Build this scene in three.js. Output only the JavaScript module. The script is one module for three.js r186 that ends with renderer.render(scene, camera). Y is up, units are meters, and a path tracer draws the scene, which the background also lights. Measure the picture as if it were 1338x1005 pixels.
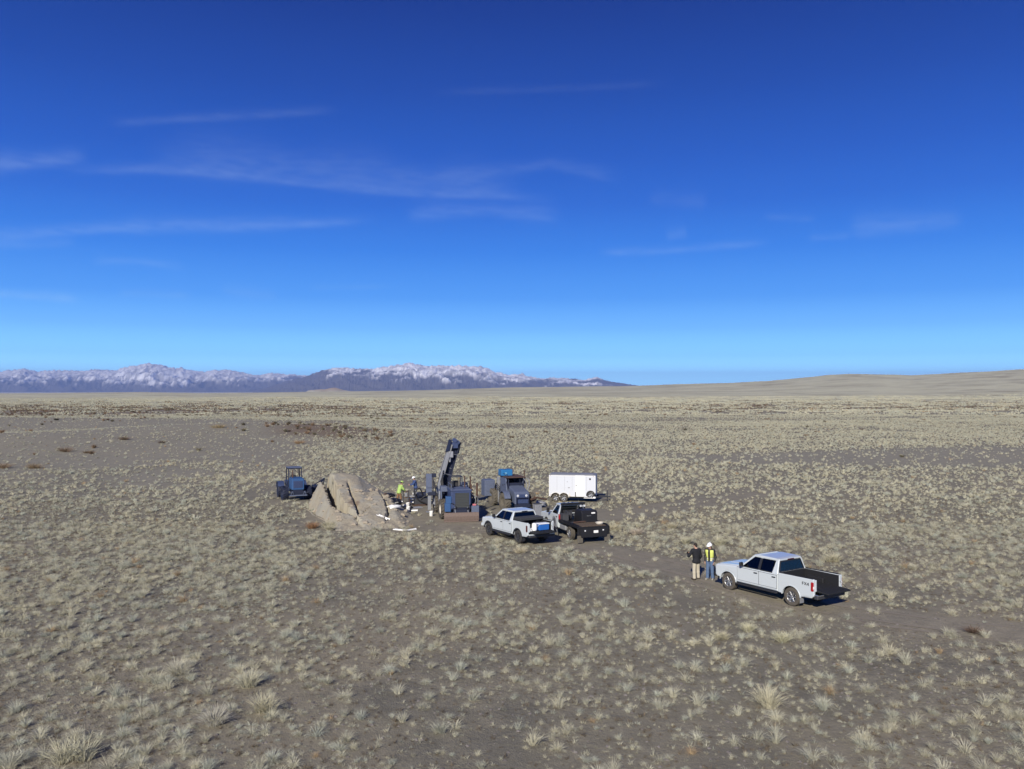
import * as THREE from 'three';
import { mergeGeometries } from 'three/addons/utils/BufferGeometryUtils.js';
import { RoundedBoxGeometry } from 'three/addons/geometries/RoundedBoxGeometry.js';
import { MarchingCubes } from 'three/addons/objects/MarchingCubes.js';
import { FontLoader } from 'three/addons/loaders/FontLoader.js';
import { TextGeometry } from 'three/addons/geometries/TextGeometry.js';
import { createNoise2D, createNoise3D } from 'simplex-noise';

// ---------------------------------------------------------------- camera, sky, sun, exposure
const scene = new THREE.Scene();
const EYE = 9.6, LENS = 1130, HORIZON = 509;          // drone height in m; focal length and horizon row as measured in the photograph
const camera = new THREE.PerspectiveCamera(2 * Math.atan(502.5 / LENS) * 180 / Math.PI, 1338 / 1005, 0.5, 120000);
camera.position.set(0, EYE, 0);
camera.rotation.x = Math.atan((HORIZON - 502.5) / LENS);
const renderer = new THREE.WebGLRenderer({ antialias: true });
renderer.toneMapping = THREE.LinearToneMapping;
renderer.toneMappingExposure = 1.15;
renderer.shadowMap.enabled = true;

function mulberry(a) { return () => { a |= 0; a = a + 0x6D2B79F5 | 0; let t = Math.imul(a ^ a >>> 15, 1 | a); t = t + Math.imul(t ^ t >>> 7, 61 | t) ^ t; return ((t ^ t >>> 14) >>> 0) / 4294967296; }; }
const rng = mulberry(20240117);
const n2 = createNoise2D(mulberry(5)), n3 = createNoise3D(mulberry(9));
const fbm = (x, y, o = 4) => { let s = 0, a = 0.5, t = 0; for (let i = 0; i < o; i++) { s += a * n2(x, y); t += a; x = x * 2.03 + 17.1; y = y * 2.03 - 9.7; a *= 0.5; } return s / t; };
const clamp = (x, a = 0, b = 1) => Math.min(b, Math.max(a, x));
const sstep = (a, b, x) => { const t = clamp((x - a) / (b - a)); return t * t * (3 - 2 * t); };
const lerp = (a, b, t) => a + (b - a) * t;
const table = (T, x) => { if (x <= T[0][0]) return T[0][1]; for (let i = 1; i < T.length; i++) if (x <= T[i][0]) { const t = (x - T[i - 1][0]) / (T[i][0] - T[i - 1][0]); return lerp(T[i - 1][1], T[i][1], t); } return T[T.length - 1][1]; };

const SUN = new THREE.Vector3(-0.276 * 0.883, 0.469, 0.961 * 0.883);   // low winter sun behind the camera, a little to its left
const sun = new THREE.DirectionalLight(new THREE.Color(1.0, 0.93, 0.82), 5);
sun.position.copy(SUN).multiplyScalar(200); sun.target.position.set(0, 0, -60);
sun.position.add(sun.target.position);
sun.castShadow = true; sun.shadow.mapSize.set(4096, 4096);
Object.assign(sun.shadow.camera, { left: -90, right: 90, top: 90, bottom: -90, near: 1, far: 600 });
scene.add(sun, sun.target);

{ // clear deep-blue winter sky with thin cirrus streaks
  const W = 3072, HH = 1536, d = new Float32Array(W * HH * 4), deg = Math.PI / 180;
  const RAMP = [ // elevation in degrees, linear r g b
    [-90, .17, .20, .26], [-1, .25, .34, .5], [0, 0.8064, 1.96, 2.8], [1.2, 0.6272, 1.59, 2.352], [2.2, 0.3333, 0.9537, 1.537], [4, 0.1667, 0.5556, 1.148], [6, 0.07018, 0.3377, 0.9474], [9, 0.02895, 0.2105, 0.7719], [12, 0.01667, 0.1316, 0.6053], [15, 0.01096, 0.09298, 0.4912], [19, 0.006842, 0.05965, 0.3596], [24, 0.003684, 0.03333, 0.2412], [35, 0.002632, 0.02281, 0.193], [90, 0.002632, 0.0193, 0.1667]];
  const ramp = (e, k) => { for (let i = 1; i < RAMP.length; i++) if (e <= RAMP[i][0]) { const t = (e - RAMP[i - 1][0]) / (RAMP[i][0] - RAMP[i - 1][0]); return lerp(RAMP[i - 1][k], RAMP[i][k], t); } return RAMP[RAMP.length - 1][k]; };
  // cirrus: strokes of (azimuth, elevation) points in degrees, half-width, strength
  const strokes = [], T = (u, v) => { const x = (u - 669) / LENS, y = (HORIZON - v) / LENS; return [Math.atan(x) / deg, Math.atan(y / Math.hypot(1, x)) / deg]; };
  const S = (w, a, ...p) => { const q = []; for (let i = 0; i < p.length; i += 2) q.push(T(p[i], p[i + 1])); strokes.push([q, w * 1.05 / 19.7, a * .8]); };
  S(4, .05, 130, 162, 250, 155, 380, 148, 450, 143); S(4, .025, 560, 120, 700, 117, 880, 108);
  S(10, .10, -80, 222, 0, 217, 60, 212, 120, 205); S(5, .08, 60, 222, 200, 222, 300, 229, 400, 240, 480, 248, 560, 254, 650, 256, 740, 262);
  S(18, .06, 180, 210, 300, 214, 420, 224, 560, 238, 700, 246); S(8, .045, 560, 236, 640, 226, 720, 215, 820, 236);
  S(7, .10, -60, 314, 60, 304, 140, 299, 230, 297, 330, 296, 430, 292, 500, 287); S(10, .07, 525, 284, 580, 278, 640, 276, 740, 286); S(4, .06, -40, 321, 40, 320, 105, 317);
  S(4, .06, 115, 342, 180, 342, 245, 351); S(4, .11, -60, 384, 0, 385, 60, 388, 110, 394); S(4, .05, 150, 383, 255, 387); S(5, .05, 285, 379, 365, 389); S(3, .035, 400, 377, 520, 374);
  S(4, .075, 775, 331, 850, 329, 920, 325, 1015, 316); S(4, .05, 1055, 312, 1115, 308); S(9, .08, 1105, 302, 1180, 296, 1265, 289); S(3, .04, 995, 284, 1070, 287); S(9, .03, 845, 262, 930, 266); S(9, .05, 870, 310, 900, 305);
  const r2 = mulberry(77);
  for (let i = 0; i < 70; i++) { // the same thin streaks all round
    const az = 36 + r2() * 288, el = 5 + r2() * 20, len = 3 + r2() * 9, q = [];
    for (let k = 0; k < 4; k++) q.push([az + (k / 3 - .5) * len, el + (r2() - .5) * .5]);
    strokes.push([q, .15 + r2() * .4, .03 + r2() * .07]);
  }
  const cloud = new Float32Array(W * HH);
  for (const [q, w, a] of strokes) {
    let a0 = 1e9, a1 = -1e9, e0 = 1e9, e1 = -1e9;
    for (const [x, y] of q) { a0 = Math.min(a0, x); a1 = Math.max(a1, x); e0 = Math.min(e0, y); e1 = Math.max(e1, y); }
    const m = w * 4;
    for (let j = Math.floor((e0 - m + 90) / 180 * HH); j <= (e1 + m + 90) / 180 * HH; j++) for (let i = Math.floor((a0 - m) / 360 * W); i <= (a1 + m) / 360 * W; i++) {
      const az = (i + .5) / W * 360, el = (j + .5) / HH * 180 - 90;
      let best = 1e9, al = 0, tot = 0, at = 0, up = 0;
      for (let k = 1; k < q.length; k++) {
        const dx = q[k][0] - q[k - 1][0], dy = q[k][1] - q[k - 1][1], l = Math.hypot(dx, dy), t = clamp(((az - q[k - 1][0]) * dx + (el - q[k - 1][1]) * dy) / (l * l));
        const px = az - q[k - 1][0] - dx * t, py = el - q[k - 1][1] - dy * t, dd = Math.hypot(px, py);
        if (dd < best) { best = dd; at = tot + l * t; up = py; } tot += l;
      }
      const ww = w * (up > 0 ? 1.5 : .75) * (0.85 + .3 * n2(az * .13, a * 900)), g = Math.exp(-best * best / (ww * ww + .01));
      if (g < .01) continue;
      const tex = clamp(.74 + .6 * fbm(az * .35 - el * .5, el * 2.3 + az * .12 + a * 50, 5)), end = sstep(0, .14, at / tot) * sstep(0, .18, 1 - at / tot);
      const I = ((i + Math.round(W * .25)) % W + W) % W;
      cloud[j * W + I] = 1 - (1 - cloud[j * W + I]) * (1 - clamp(a * g * tex * end * 1.1));
    }
  }
  const sx = SUN.clone().normalize(), v = new THREE.Vector3();
  for (let j = 0; j < HH; j++) {
    const el = (j + .5) / HH * 180 - 90, c = [ramp(el, 1), ramp(el, 2), ramp(el, 3)], ce = Math.cos(el * deg), se = Math.sin(el * deg);
    for (let i = 0; i < W; i++) {
      const ph = ((i + .5) / W - .5) * 2 * Math.PI; v.set(ce * Math.cos(ph), se, ce * Math.sin(ph));
      const g = Math.max(0, v.dot(sx)), halo = el > 0 ? .05 * g ** 8 + .25 * g ** 60 : 0, k = cloud[j * W + i], o = (j * W + i) * 4;
      d[o] = lerp(c[0] + halo, .74, k); d[o + 1] = lerp(c[1] + halo, .90, k); d[o + 2] = lerp(c[2] + halo, .95, k); d[o + 3] = 1;
    }
  }
  const t = new THREE.DataTexture(d, W, HH, THREE.RGBAFormat, THREE.FloatType);
  t.mapping = THREE.EquirectangularReflectionMapping; t.colorSpace = THREE.LinearSRGBColorSpace; t.magFilter = t.minFilter = THREE.LinearFilter; t.wrapS = THREE.RepeatWrapping; t.needsUpdate = true;
  scene.background = t; scene.environment = t;
}
scene.fog = new THREE.FogExp2(new THREE.Color(.37, .53, 1.0), 2.6e-5);

// ---------------------------------------------------------------- helpers
const used = {};
const numbered = (n) => { const k = used[n] = (used[n] ?? -1) + 1; return k ? `${n}_${String(k).padStart(3, '0')}` : n; };
const G = (u, v, y = 0) => { const z = (EYE - y) * LENS / (v - HORIZON); return [(u - 669) * z / LENS, y, -z]; };   // where the thing stands that the photograph shows there
function tag(o, label, category, group, kind) { o.userData.label = label; if (category) o.userData.category = category; if (group) o.userData.group = group; if (kind) o.userData.kind = kind; return o; }
function thing(name, label, category, pos = [0, 0, 0], turn = 0, group) { const o = new THREE.Group(); o.name = numbered(name); o.position.set(...pos); o.rotation.y = turn; scene.add(o); return tag(o, label, category, group); }
function flat(gs) { return mergeGeometries(gs.flat(9).map((g) => { g = g.index ? g.toNonIndexed() : g; for (const k of Object.keys(g.attributes)) if (!['position', 'normal', 'uv'].includes(k)) g.deleteAttribute(k); if (!g.attributes.normal) g.computeVertexNormals(); if (!g.attributes.uv) g.setAttribute('uv', new THREE.BufferAttribute(new Float32Array(g.attributes.position.count * 2), 2)); g.morphAttributes = {}; return g; })); }
function part(name, geos, mat, parent) { const m = new THREE.Mesh(Array.isArray(geos) ? flat(geos) : geos, mat); m.name = name; m.castShadow = m.receiveShadow = true; parent.add(m); return m; }
const parts = (name, list, mat, parent) => list.map((g) => part(name, [g], mat, parent));
function solo(name, geos, mat, label, category, pos, turn, group) { const m = part(numbered(name), geos, mat, scene); if (pos) m.position.set(...pos); if (turn) m.rotation.y = turn; return tag(m, label, category, group); }
function box(w, h, d, x = 0, y = 0, z = 0, bevel = 0.015, rx = 0, ry = 0, rz = 0) { const b = Math.min(bevel, w * .45, h * .45, d * .45), g = b > 0 ? new RoundedBoxGeometry(w, h, d, 2, b) : new THREE.BoxGeometry(w, h, d); if (rx || ry || rz) g.applyMatrix4(new THREE.Matrix4().makeRotationFromEuler(new THREE.Euler(rx, ry, rz))); g.translate(x, y, z); return g; }
function bar(a, b, r, r1 = r, n = 8) { const A = new THREE.Vector3(...a), B = new THREE.Vector3(...b), g = new THREE.CylinderGeometry(r1, r, A.distanceTo(B), n); g.applyQuaternion(new THREE.Quaternion().setFromUnitVectors(new THREE.Vector3(0, 1, 0), B.clone().sub(A).normalize())); g.translate((A.x + B.x) / 2, (A.y + B.y) / 2, (A.z + B.z) / 2); return g; }
function beam(a, b, w, d, bevel = .01) { const A = new THREE.Vector3(...a), B = new THREE.Vector3(...b), y = B.clone().sub(A).normalize(), g = box(w, A.distanceTo(B), d, 0, 0, 0, bevel), ref = Math.abs(y.x) > .9 ? new THREE.Vector3(0, 0, 1) : new THREE.Vector3(1, 0, 0), z = ref.clone().cross(y).normalize(), x = y.clone().cross(z); g.applyMatrix4(new THREE.Matrix4().makeBasis(x, y, z)); g.translate((A.x + B.x) / 2, (A.y + B.y) / 2, (A.z + B.z) / 2); return g; }
function tube(pts, r, seg = 24, n = 6) { return new THREE.TubeGeometry(new THREE.CatmullRomCurve3(pts.map((p) => new THREE.Vector3(...p))), seg, r, n); }
function cylX(r, l, x, y, z, axis = 'y', n = 16, r2 = r) { const g = new THREE.CylinderGeometry(r2, r, l, n); if (axis === 'x') g.rotateZ(Math.PI / 2); if (axis === 'z') g.rotateX(Math.PI / 2); g.translate(x, y, z); return g; }
function slab(pts, t) { // a flat polygon in space given thickness
  const P = pts.map((p) => new THREE.Vector3(...p)), o = P[0], X = P[1].clone().sub(o).normalize(), N = X.clone().cross(P[P.length - 1].clone().sub(o)).normalize(), Y = N.clone().cross(X);
  const s = new THREE.Shape(P.map((p) => { const q = p.clone().sub(o); return new THREE.Vector2(q.dot(X), q.dot(Y)); }));
  const g = new THREE.ExtrudeGeometry(s, { depth: t, bevelEnabled: false, curveSegments: 6 }); g.translate(0, 0, -t / 2); g.applyMatrix4(new THREE.Matrix4().makeBasis(X, Y, N).setPosition(o)); return g;
}
function side(shape, z0, z1, bevel = 0.02, segs = 2) { const g = new THREE.ExtrudeGeometry(shape, { depth: Math.abs(z1 - z0) - 2 * bevel, bevelEnabled: bevel > 0, bevelSize: bevel, bevelThickness: bevel, bevelOffset: -bevel, bevelSegments: segs, curveSegments: 14 }); g.translate(0, 0, Math.min(z0, z1) + bevel); return g; }
const poly = (p) => new THREE.Shape(p.map(([x, y]) => new THREE.Vector2(x, y)));
const lathe = (p, n = 28) => new THREE.LatheGeometry(p.map(([x, y]) => new THREE.Vector2(x, y)), n);

function noiseTexture(size, fn, srgb = false, repeat = 1) {
  const d = new Uint8Array(size * size * 4);
  for (let j = 0; j < size; j++) for (let i = 0; i < size; i++) { const c = fn(i / size, j / size), o = (j * size + i) * 4; for (let k = 0; k < 3; k++) d[o + k] = clamp(Array.isArray(c) ? c[k] : c) * 255; d[o + 3] = 255; }
  const t = new THREE.DataTexture(d, size, size); t.wrapS = t.wrapT = THREE.RepeatWrapping; t.magFilter = THREE.LinearFilter; t.minFilter = THREE.LinearMipmapLinearFilter; t.generateMipmaps = true; t.colorSpace = srgb ? THREE.SRGBColorSpace : THREE.NoColorSpace; t.repeat.set(repeat, repeat); t.needsUpdate = true; return t;
}
// noise that closes on itself: a torus in the plane would need 4D, so two offset copies are blended across the edge
const tileable = (f) => (u, v) => { const a = sstep(0, 1, u), b = sstep(0, 1, v); return (f(u, v) * a + f(u + 1, v) * (1 - a)) * b + (f(u, v + 1) * a + f(u + 1, v + 1) * (1 - a)) * (1 - b); };
const rgb = (r, g, b) => new THREE.Color().setRGB(r, g, b);
const std = (c, rough = .7, metal = 0, more = {}) => new THREE.MeshStandardMaterial({ color: c, roughness: rough, metalness: metal, ...more });
const grime = noiseTexture(256, tileable((u, v) => clamp(.82 + .22 * fbm(u * 6, v * 6, 5) + .1 * fbm(u * 40, v * 40, 3))), false, 1);
const M = {
  white: new THREE.MeshPhysicalMaterial({ color: rgb(.52, .565, .585), roughness: .32, clearcoat: .7, clearcoatRoughness: .12 }),
  whiteBox: std(rgb(.56, .585, .63), .45), whiteDoor: std(rgb(.72, .73, .73), .4),
  black: std(rgb(.012, .012, .014), .5), liner: std(rgb(.011, .012, .015), .75, 0, { map: grime }), trim: std(rgb(.02, .02, .023), .55),
  rubber: std(rgb(.035, .033, .031), .9), dustyRubber: std(rgb(.10, .088, .072), .95, 0, { map: grime }), mudRubber: std(rgb(.14, .125, .10), .95, 0, { map: grime }),
  alloy: std(rgb(.55, .56, .58), .3, .85), steel: std(rgb(.34, .35, .37), .5, .5), greySteel: std(rgb(.30, .31, .33), .6, .2, { map: grime }), darkSteel: std(rgb(.05, .052, .06), .6, .3), chrome: std(rgb(.75, .76, .78), .15, 1),
  glass: new THREE.MeshPhysicalMaterial({ color: rgb(.16, .19, .21), transmission: 1, thickness: 0, roughness: .03, ior: 1.5 }),
  darkGlass: new THREE.MeshPhysicalMaterial({ color: rgb(.03, .036, .045), transmission: 1, thickness: 0, roughness: .03, ior: 1.5 }),
  lampGlass: std(rgb(.75, .77, .8), .15, .3), redLens: std(rgb(.32, .012, .016), .2), whiteLens: std(rgb(.75, .72, .7), .2), darkRed: std(rgb(.07, .008, .01), .25),
  seat: std(rgb(.035, .034, .036), .9), interior: std(rgb(.022, .022, .024), .9), underbody: std(rgb(.012, .012, .012), .9),
  navy: std(rgb(.05, .074, .165), .5, .1, { map: grime }), slate: std(rgb(.125, .152, .23), .6, .1, { map: grime }), blue: std(rgb(.04, .11, .27), .5, .05, { map: grime }), brightBlue: std(rgb(.02, .15, .36), .45), night: std(rgb(.018, .024, .052), .55, .1, { map: grime }),
  bladeSteel: std(rgb(.21, .155, .13), .65, .15, { map: grime }), rust: std(rgb(.11, .062, .045), .85, .1, { map: grime }), grille: std(rgb(.045, .05, .052), .8),
  pvc: std(rgb(.82, .82, .80), .45), cream: std(rgb(.62, .58, .5), .7), plasticBlack: std(rgb(.012, .012, .013), .35),
  coolerBlue: std(rgb(.02, .12, .42), .4), coolerWhite: std(rgb(.8, .82, .84), .4), tonneau: std(rgb(.045, .047, .053), .8), plank: std(rgb(.13, .095, .065), .85, 0, { map: grime }),
  skin: std(rgb(.42, .25, .18), .6), hair: std(rgb(.02, .014, .011), .8), jacket: std(rgb(.008, .009, .013), .85), khaki: std(rgb(.44, .40, .31), .9), denim: std(rgb(.085, .135, .235), .9), hivis: std(rgb(.62, .68, .16), .7), hivisGreen: std(rgb(.36, .52, .14), .7), reflect: std(rgb(.78, .74, .7), .45), duck: std(rgb(.21, .12, .06), .9), boot: std(rgb(.05, .036, .025), .8), paleBoot: std(rgb(.30, .29, .26), .8), hat: std(rgb(.82, .83, .83), .35), workBlue: std(rgb(.035, .065, .17), .85), darkCloth: std(rgb(.02, .022, .03), .9),
};
const font = await new FontLoader().loadAsync('fonts/droid/droid_sans_bold.typeface.json');
function lettering(text, size, depth = .004) { const g = new TextGeometry(text, { font, size, depth, curveSegments: 3, bevelEnabled: false }); g.computeBoundingBox(); const b = g.boundingBox; g.translate(-(b.min.x + b.max.x) / 2, -(b.min.y + b.max.y) / 2, 0); return g; }

// ---------------------------------------------------------------- land
// skyline of the plain as seen from the drone: column of the photograph -> row, turned into a height 4 km out
const RIM = [[-2500, 511], [-700, 513], [0, 513.6], [110, 512.8], [187, 512], [260, 513.6], [340, 513], [400, 512], [480, 511], [550, 510], [600, 508.4], [650, 506.6], [700, 505.6], [760, 505.4], [800, 504.8], [850, 503.4], [900, 501.8], [960, 500], [1000, 498.4], [1040, 495], [1080, 491.6], [1110, 490], [1150, 490.2], [1190, 491.8], [1230, 490.6], [1280, 488], [1335, 486], [1500, 484], [2200, 492], [4000, 506]];
const bump = (x, z, cx, cz, rx, rz) => { const a = (x - cx) / rx, b = (z - cz) / rz, d = a * a + b * b; return d > 9 ? 0 : Math.exp(-d); };
function landY(x, z) {
  const r = Math.hypot(x, z);
  let y = .025 * n2(x / 7, z / 7) * sstep(12, 30, r) + .5 * fbm(x / 90, z / 90, 3) * sstep(95, 260, r);
  y += 2.3 * bump(x, z, -58, -185, 34, 22) + 1.6 * bump(x, z, -92, -150, 40, 24) + 1.5 * bump(x, z, -150, -250, 70, 30);
  y += .9 * bump(x, z, 95, -128, 60, 12) * 0;
  if (r > 250) {
    const f = sstep(250, 900, r);
    y += f * (1.6 * fbm(x / 260 + 3, z / 170, 3) + 4 * fbm(x / 1500, z / 700 + 4, 3) * sstep(700, 1800, r));
    if (z < 0) {
      const u = 669 + LENS * x / Math.max(1, -z), crest = EYE + (HORIZON - table(RIM, clamp(u, -2400, 3900))) / LENS * 4000;
      const up = Math.pow(sstep(600, 4000, r), 1.15), down = sstep(4000, 7500, r);
      y = lerp(y * (1 - .55 * up), 0, up * .6) + crest * up * (1 - down) * .93 - 95 * down;
      y += crest > 12 ? 3.5 * fbm(x / 420, z / 420, 3) * up * (1 - down) : 0;
      // the low ochre foothill out on the flats
      const hx = (u - 433) / 58; y += 118 * Math.exp(-hx * hx * 1.3) * sstep(8200, 9600, r) * (1 - sstep(9600, 11500, r)) * (1 + .2 * fbm(x / 300, z / 300, 3));
    } else y -= 30 * sstep(3000, 8000, r);
  }
  return y;
}
const seg = (x, z, pts, w) => { let best = 1e9; for (let i = 1; i < pts.length; i++) { const [ax, az] = pts[i - 1], [bx, bz] = pts[i], dx = bx - ax, dz = bz - az, t = clamp(((x - ax) * dx + (z - az) * dz) / (dx * dx + dz * dz)); best = Math.min(best, Math.hypot(x - ax - dx * t, z - az - dz * t)); } return 1 - sstep(w * .45, w, best); };
const TRACK = [[-5, -60], [1, -57.5], [6, -51], [9.5, -45.5], [12, -40], [16.5, -36], [24, -32.5], [34, -30]], TRACK_2 = [[-3, -66], [2, -64], [8, -66], [14, -72], [26, -84]];
function worn(x, z) { // ground driven and trodden bare round the rig
  const n = .25 * fbm(x / 5, z / 5, 3);
  return clamp(Math.max(seg(x, z, TRACK, 2.1), .7 * seg(x, z, TRACK_2, 3), sstep(.25, .75, bump(x, z, -5, -65, 8, 7) + n), sstep(.3, .75, bump(x, z, -11.5, -64, 6, 6.5) + n), .9 * sstep(.35, .8, bump(x, z, 2, -68, 7, 5) + n), .85 * sstep(.35, .8, bump(x, z, -12, -88, 10, 5) + n), .6 * sstep(.4, .8, bump(x, z, -18.5, -74, 4, 3) + n)));
}
function band(x, z) { // belts of dark brush across the plain
  const k = x / -z, Z = -z + 45 * fbm(x / 120, z / 300, 3), n = .5 + .5 * fbm(x / 45 + 7, z / 30, 4);
  const b = Math.max(sstep(60, 20, Math.abs(Z - 275) * 2) * sstep(-.28, -.05, k) * sstep(.22, .08, k) * sstep(.52, .75, n), sstep(130, 40, Math.abs(Z - 420)) * sstep(-.05, -.22, k) * sstep(.28, .6, n), sstep(140, 40, Math.abs(Z - 470)) * sstep(.05, .2, k) * sstep(.42, .7, n), sstep(200, 60, Math.abs(Z - 560)) * sstep(.5, .72, n) * .8, sstep(24, 8, Math.abs(Z - 178)) * sstep(-.3, -.24, k) * sstep(-.12, -.2, k));
  return clamp(b);
}
function bare(x, z) { // places where little grows
  const k = x / -z, Z = -z, n = .35 * fbm(x / 22, z / 22, 3);
  const left = sstep(-.16, -.33, k + n * .2) * sstep(72, 128, Z + 60 * n) * sstep(350, 190, Z + 110 * n), mound = bump(x, z, -58, -180, 36, 20);
  const lane = sstep(17, 7, Math.abs(Z - 124 + 6 * fbm(x / 30, 3, 2)) / (.35 + 1.3 * sstep(.1, .6, k))) * sstep(.05, .25, k);
  return clamp(Math.max(.84 * sstep(.1, .8, left + n * left), .8 * sstep(.3, .8, mound + n), .85 * lane));
}
function cover(x, z) { // share of the ground that carries bunchgrass
  const r = Math.hypot(x, z), k = x / Math.max(1, -z);
  let d = .78 + .5 * fbm(x / 26 + 4, z / 26, 3) + .22 * fbm(x / 6, z / 6, 2);
  d *= lerp(lerp(.46 + .55 * sstep(-.12, -.32, k) + .12 * sstep(.3, .5, k), .8, sstep(45, 58, r)), 1.05, sstep(60, 100, r));
  d *= lerp(1, clamp(.92 + 1.3 * fbm(x / 190 + 8, z / 60, 3), .15, 1.1), sstep(130, 240, r));
  return clamp(d * (1 - .8 * sstep(.05, .95, worn(x, z) + .3 * n2(x / 2.2, z / 2.2))) * (1 - bare(x, z)) * (1 - .6 * band(x, z)));
}
const cSoilA = [.222, .206, .150], cSoilB = [.292, .257, .178], cWorn = [.32, .282, .205], cStraw = [.60, .58, .40], cBrush = [.195, .142, .09], cDark = [.140, .134, .106], cDust = [.305, .283, .213];
const mix3 = (a, b, t) => [lerp(a[0], b[0], t), lerp(a[1], b[1], t), lerp(a[2], b[2], t)];
function landColour(x, z, y) {
  const r = Math.hypot(x, z), a = .5 + .6 * fbm(x / 30, z / 30, 4), b = .5 + .8 * fbm(x / 7 + 9, z / 7, 3);
  let c = mix3(cSoilA, cSoilB, clamp(a)); c = mix3(c, cDark, .55 * sstep(.45, 1, b) * (1 - .6 * sstep(60, 120, r)));
  c = mix3(c, cDust, .8 * bare(x, z)); c = mix3(c, cWorn, .48 * worn(x, z));
  if (z < 0 || r > 900) {
    const far = sstep(330, 980, r), streak = fbm(x / 900, z / 160 + 2, 4), fine = fbm(x / 130, z / 40, 3);
    const grass = clamp(.85 + .5 * streak + .35 * fine);
    c = mix3(c, mix3(cSoilB, cStraw, grass), far * (1 - .5 * bare(x, z)));
    if (r < 1500) c = mix3(c, cBrush, .9 * band(x, z));
    if (r > 700) { const s2 = fbm(x / 500 + 11, z / 110, 4); c = mix3(c, [.27, .235, .16], .6 * sstep(.12, .5, s2) * sstep(700, 1000, r)); }
    if (r > 8000) c = mix3(c, [.46, .35, .24], sstep(8000, 8600, r) * sstep(-20, 20, y));
  }
  return c;
}
const soilMap = noiseTexture(1024, tileable((u, v) => { const n = fbm(u * 14, v * 14, 5) * .5 + fbm(u * 90, v * 90, 3) * .42, s = sstep(.55, .8, n2(u * 230, v * 230)) * .22, p = sstep(.62, .8, n2(u * 170 + 40, v * 170)) * .3; return .80 + .5 * n - s * 1.5 + p * .8; }));
const soilBump = noiseTexture(1024, tileable((u, v) => .5 + .3 * fbm(u * 40, v * 40, 5) + .2 * n2(u * 200, v * 200)), false);
{
  const P = [], C = [], I = [], UV = [], az = []; let a = -180;
  while (a < 180) { az.push(a); a += Math.abs(a + .01) < 44 ? .16 : 3.2; }
  const radii = [0.6]; while (radii[radii.length - 1] < 60000) { const r = radii[radii.length - 1]; radii.push(r * (r < 20 ? 1.3 : r < 12000 ? 1.03 : 1.08)); }
  for (const r of radii) for (const d of az) { const t = d * Math.PI / 180, x = r * Math.sin(t), z = -r * Math.cos(t), y = landY(x, z), c = landColour(x, z, y); P.push(x, y, z); C.push(...c); UV.push(x / 15, z / 15); }
  const n = az.length;
  for (let j = 1; j < radii.length; j++) for (let i = 0; i < n; i++) { const k = (i + 1) % n, A = (j - 1) * n + i, B = (j - 1) * n + k, D = j * n + i, E = j * n + k; I.push(A, B, E, A, E, D); }
  P.push(0, 0, 0); C.push(...cSoilA); UV.push(0, 0); for (let i = 0; i < n; i++) I.push(P.length / 3 - 1, (i + 1) % n, i);
  const g = new THREE.BufferGeometry(); g.setAttribute('position', new THREE.Float32BufferAttribute(P, 3)); g.setAttribute('color', new THREE.Float32BufferAttribute(C, 3)); g.setAttribute('uv', new THREE.Float32BufferAttribute(UV, 2)); g.setIndex(I); g.computeVertexNormals();
  if (g.attributes.normal.getY(5000) < 0) { for (let i = 0; i < I.length; i += 3) { const t = I[i]; I[i] = I[i + 1]; I[i + 1] = t; } g.setIndex(I); g.computeVertexNormals(); }
  const m = part('ground', g, std(rgb(1, 1, 1), .97, 0, { vertexColors: true, map: soilMap, bumpMap: soilBump, bumpScale: .06 }), scene);
  tag(m, 'wide dry high-desert plain of grey soil and pale grass', 'ground', null, 'structure');
}
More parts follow.
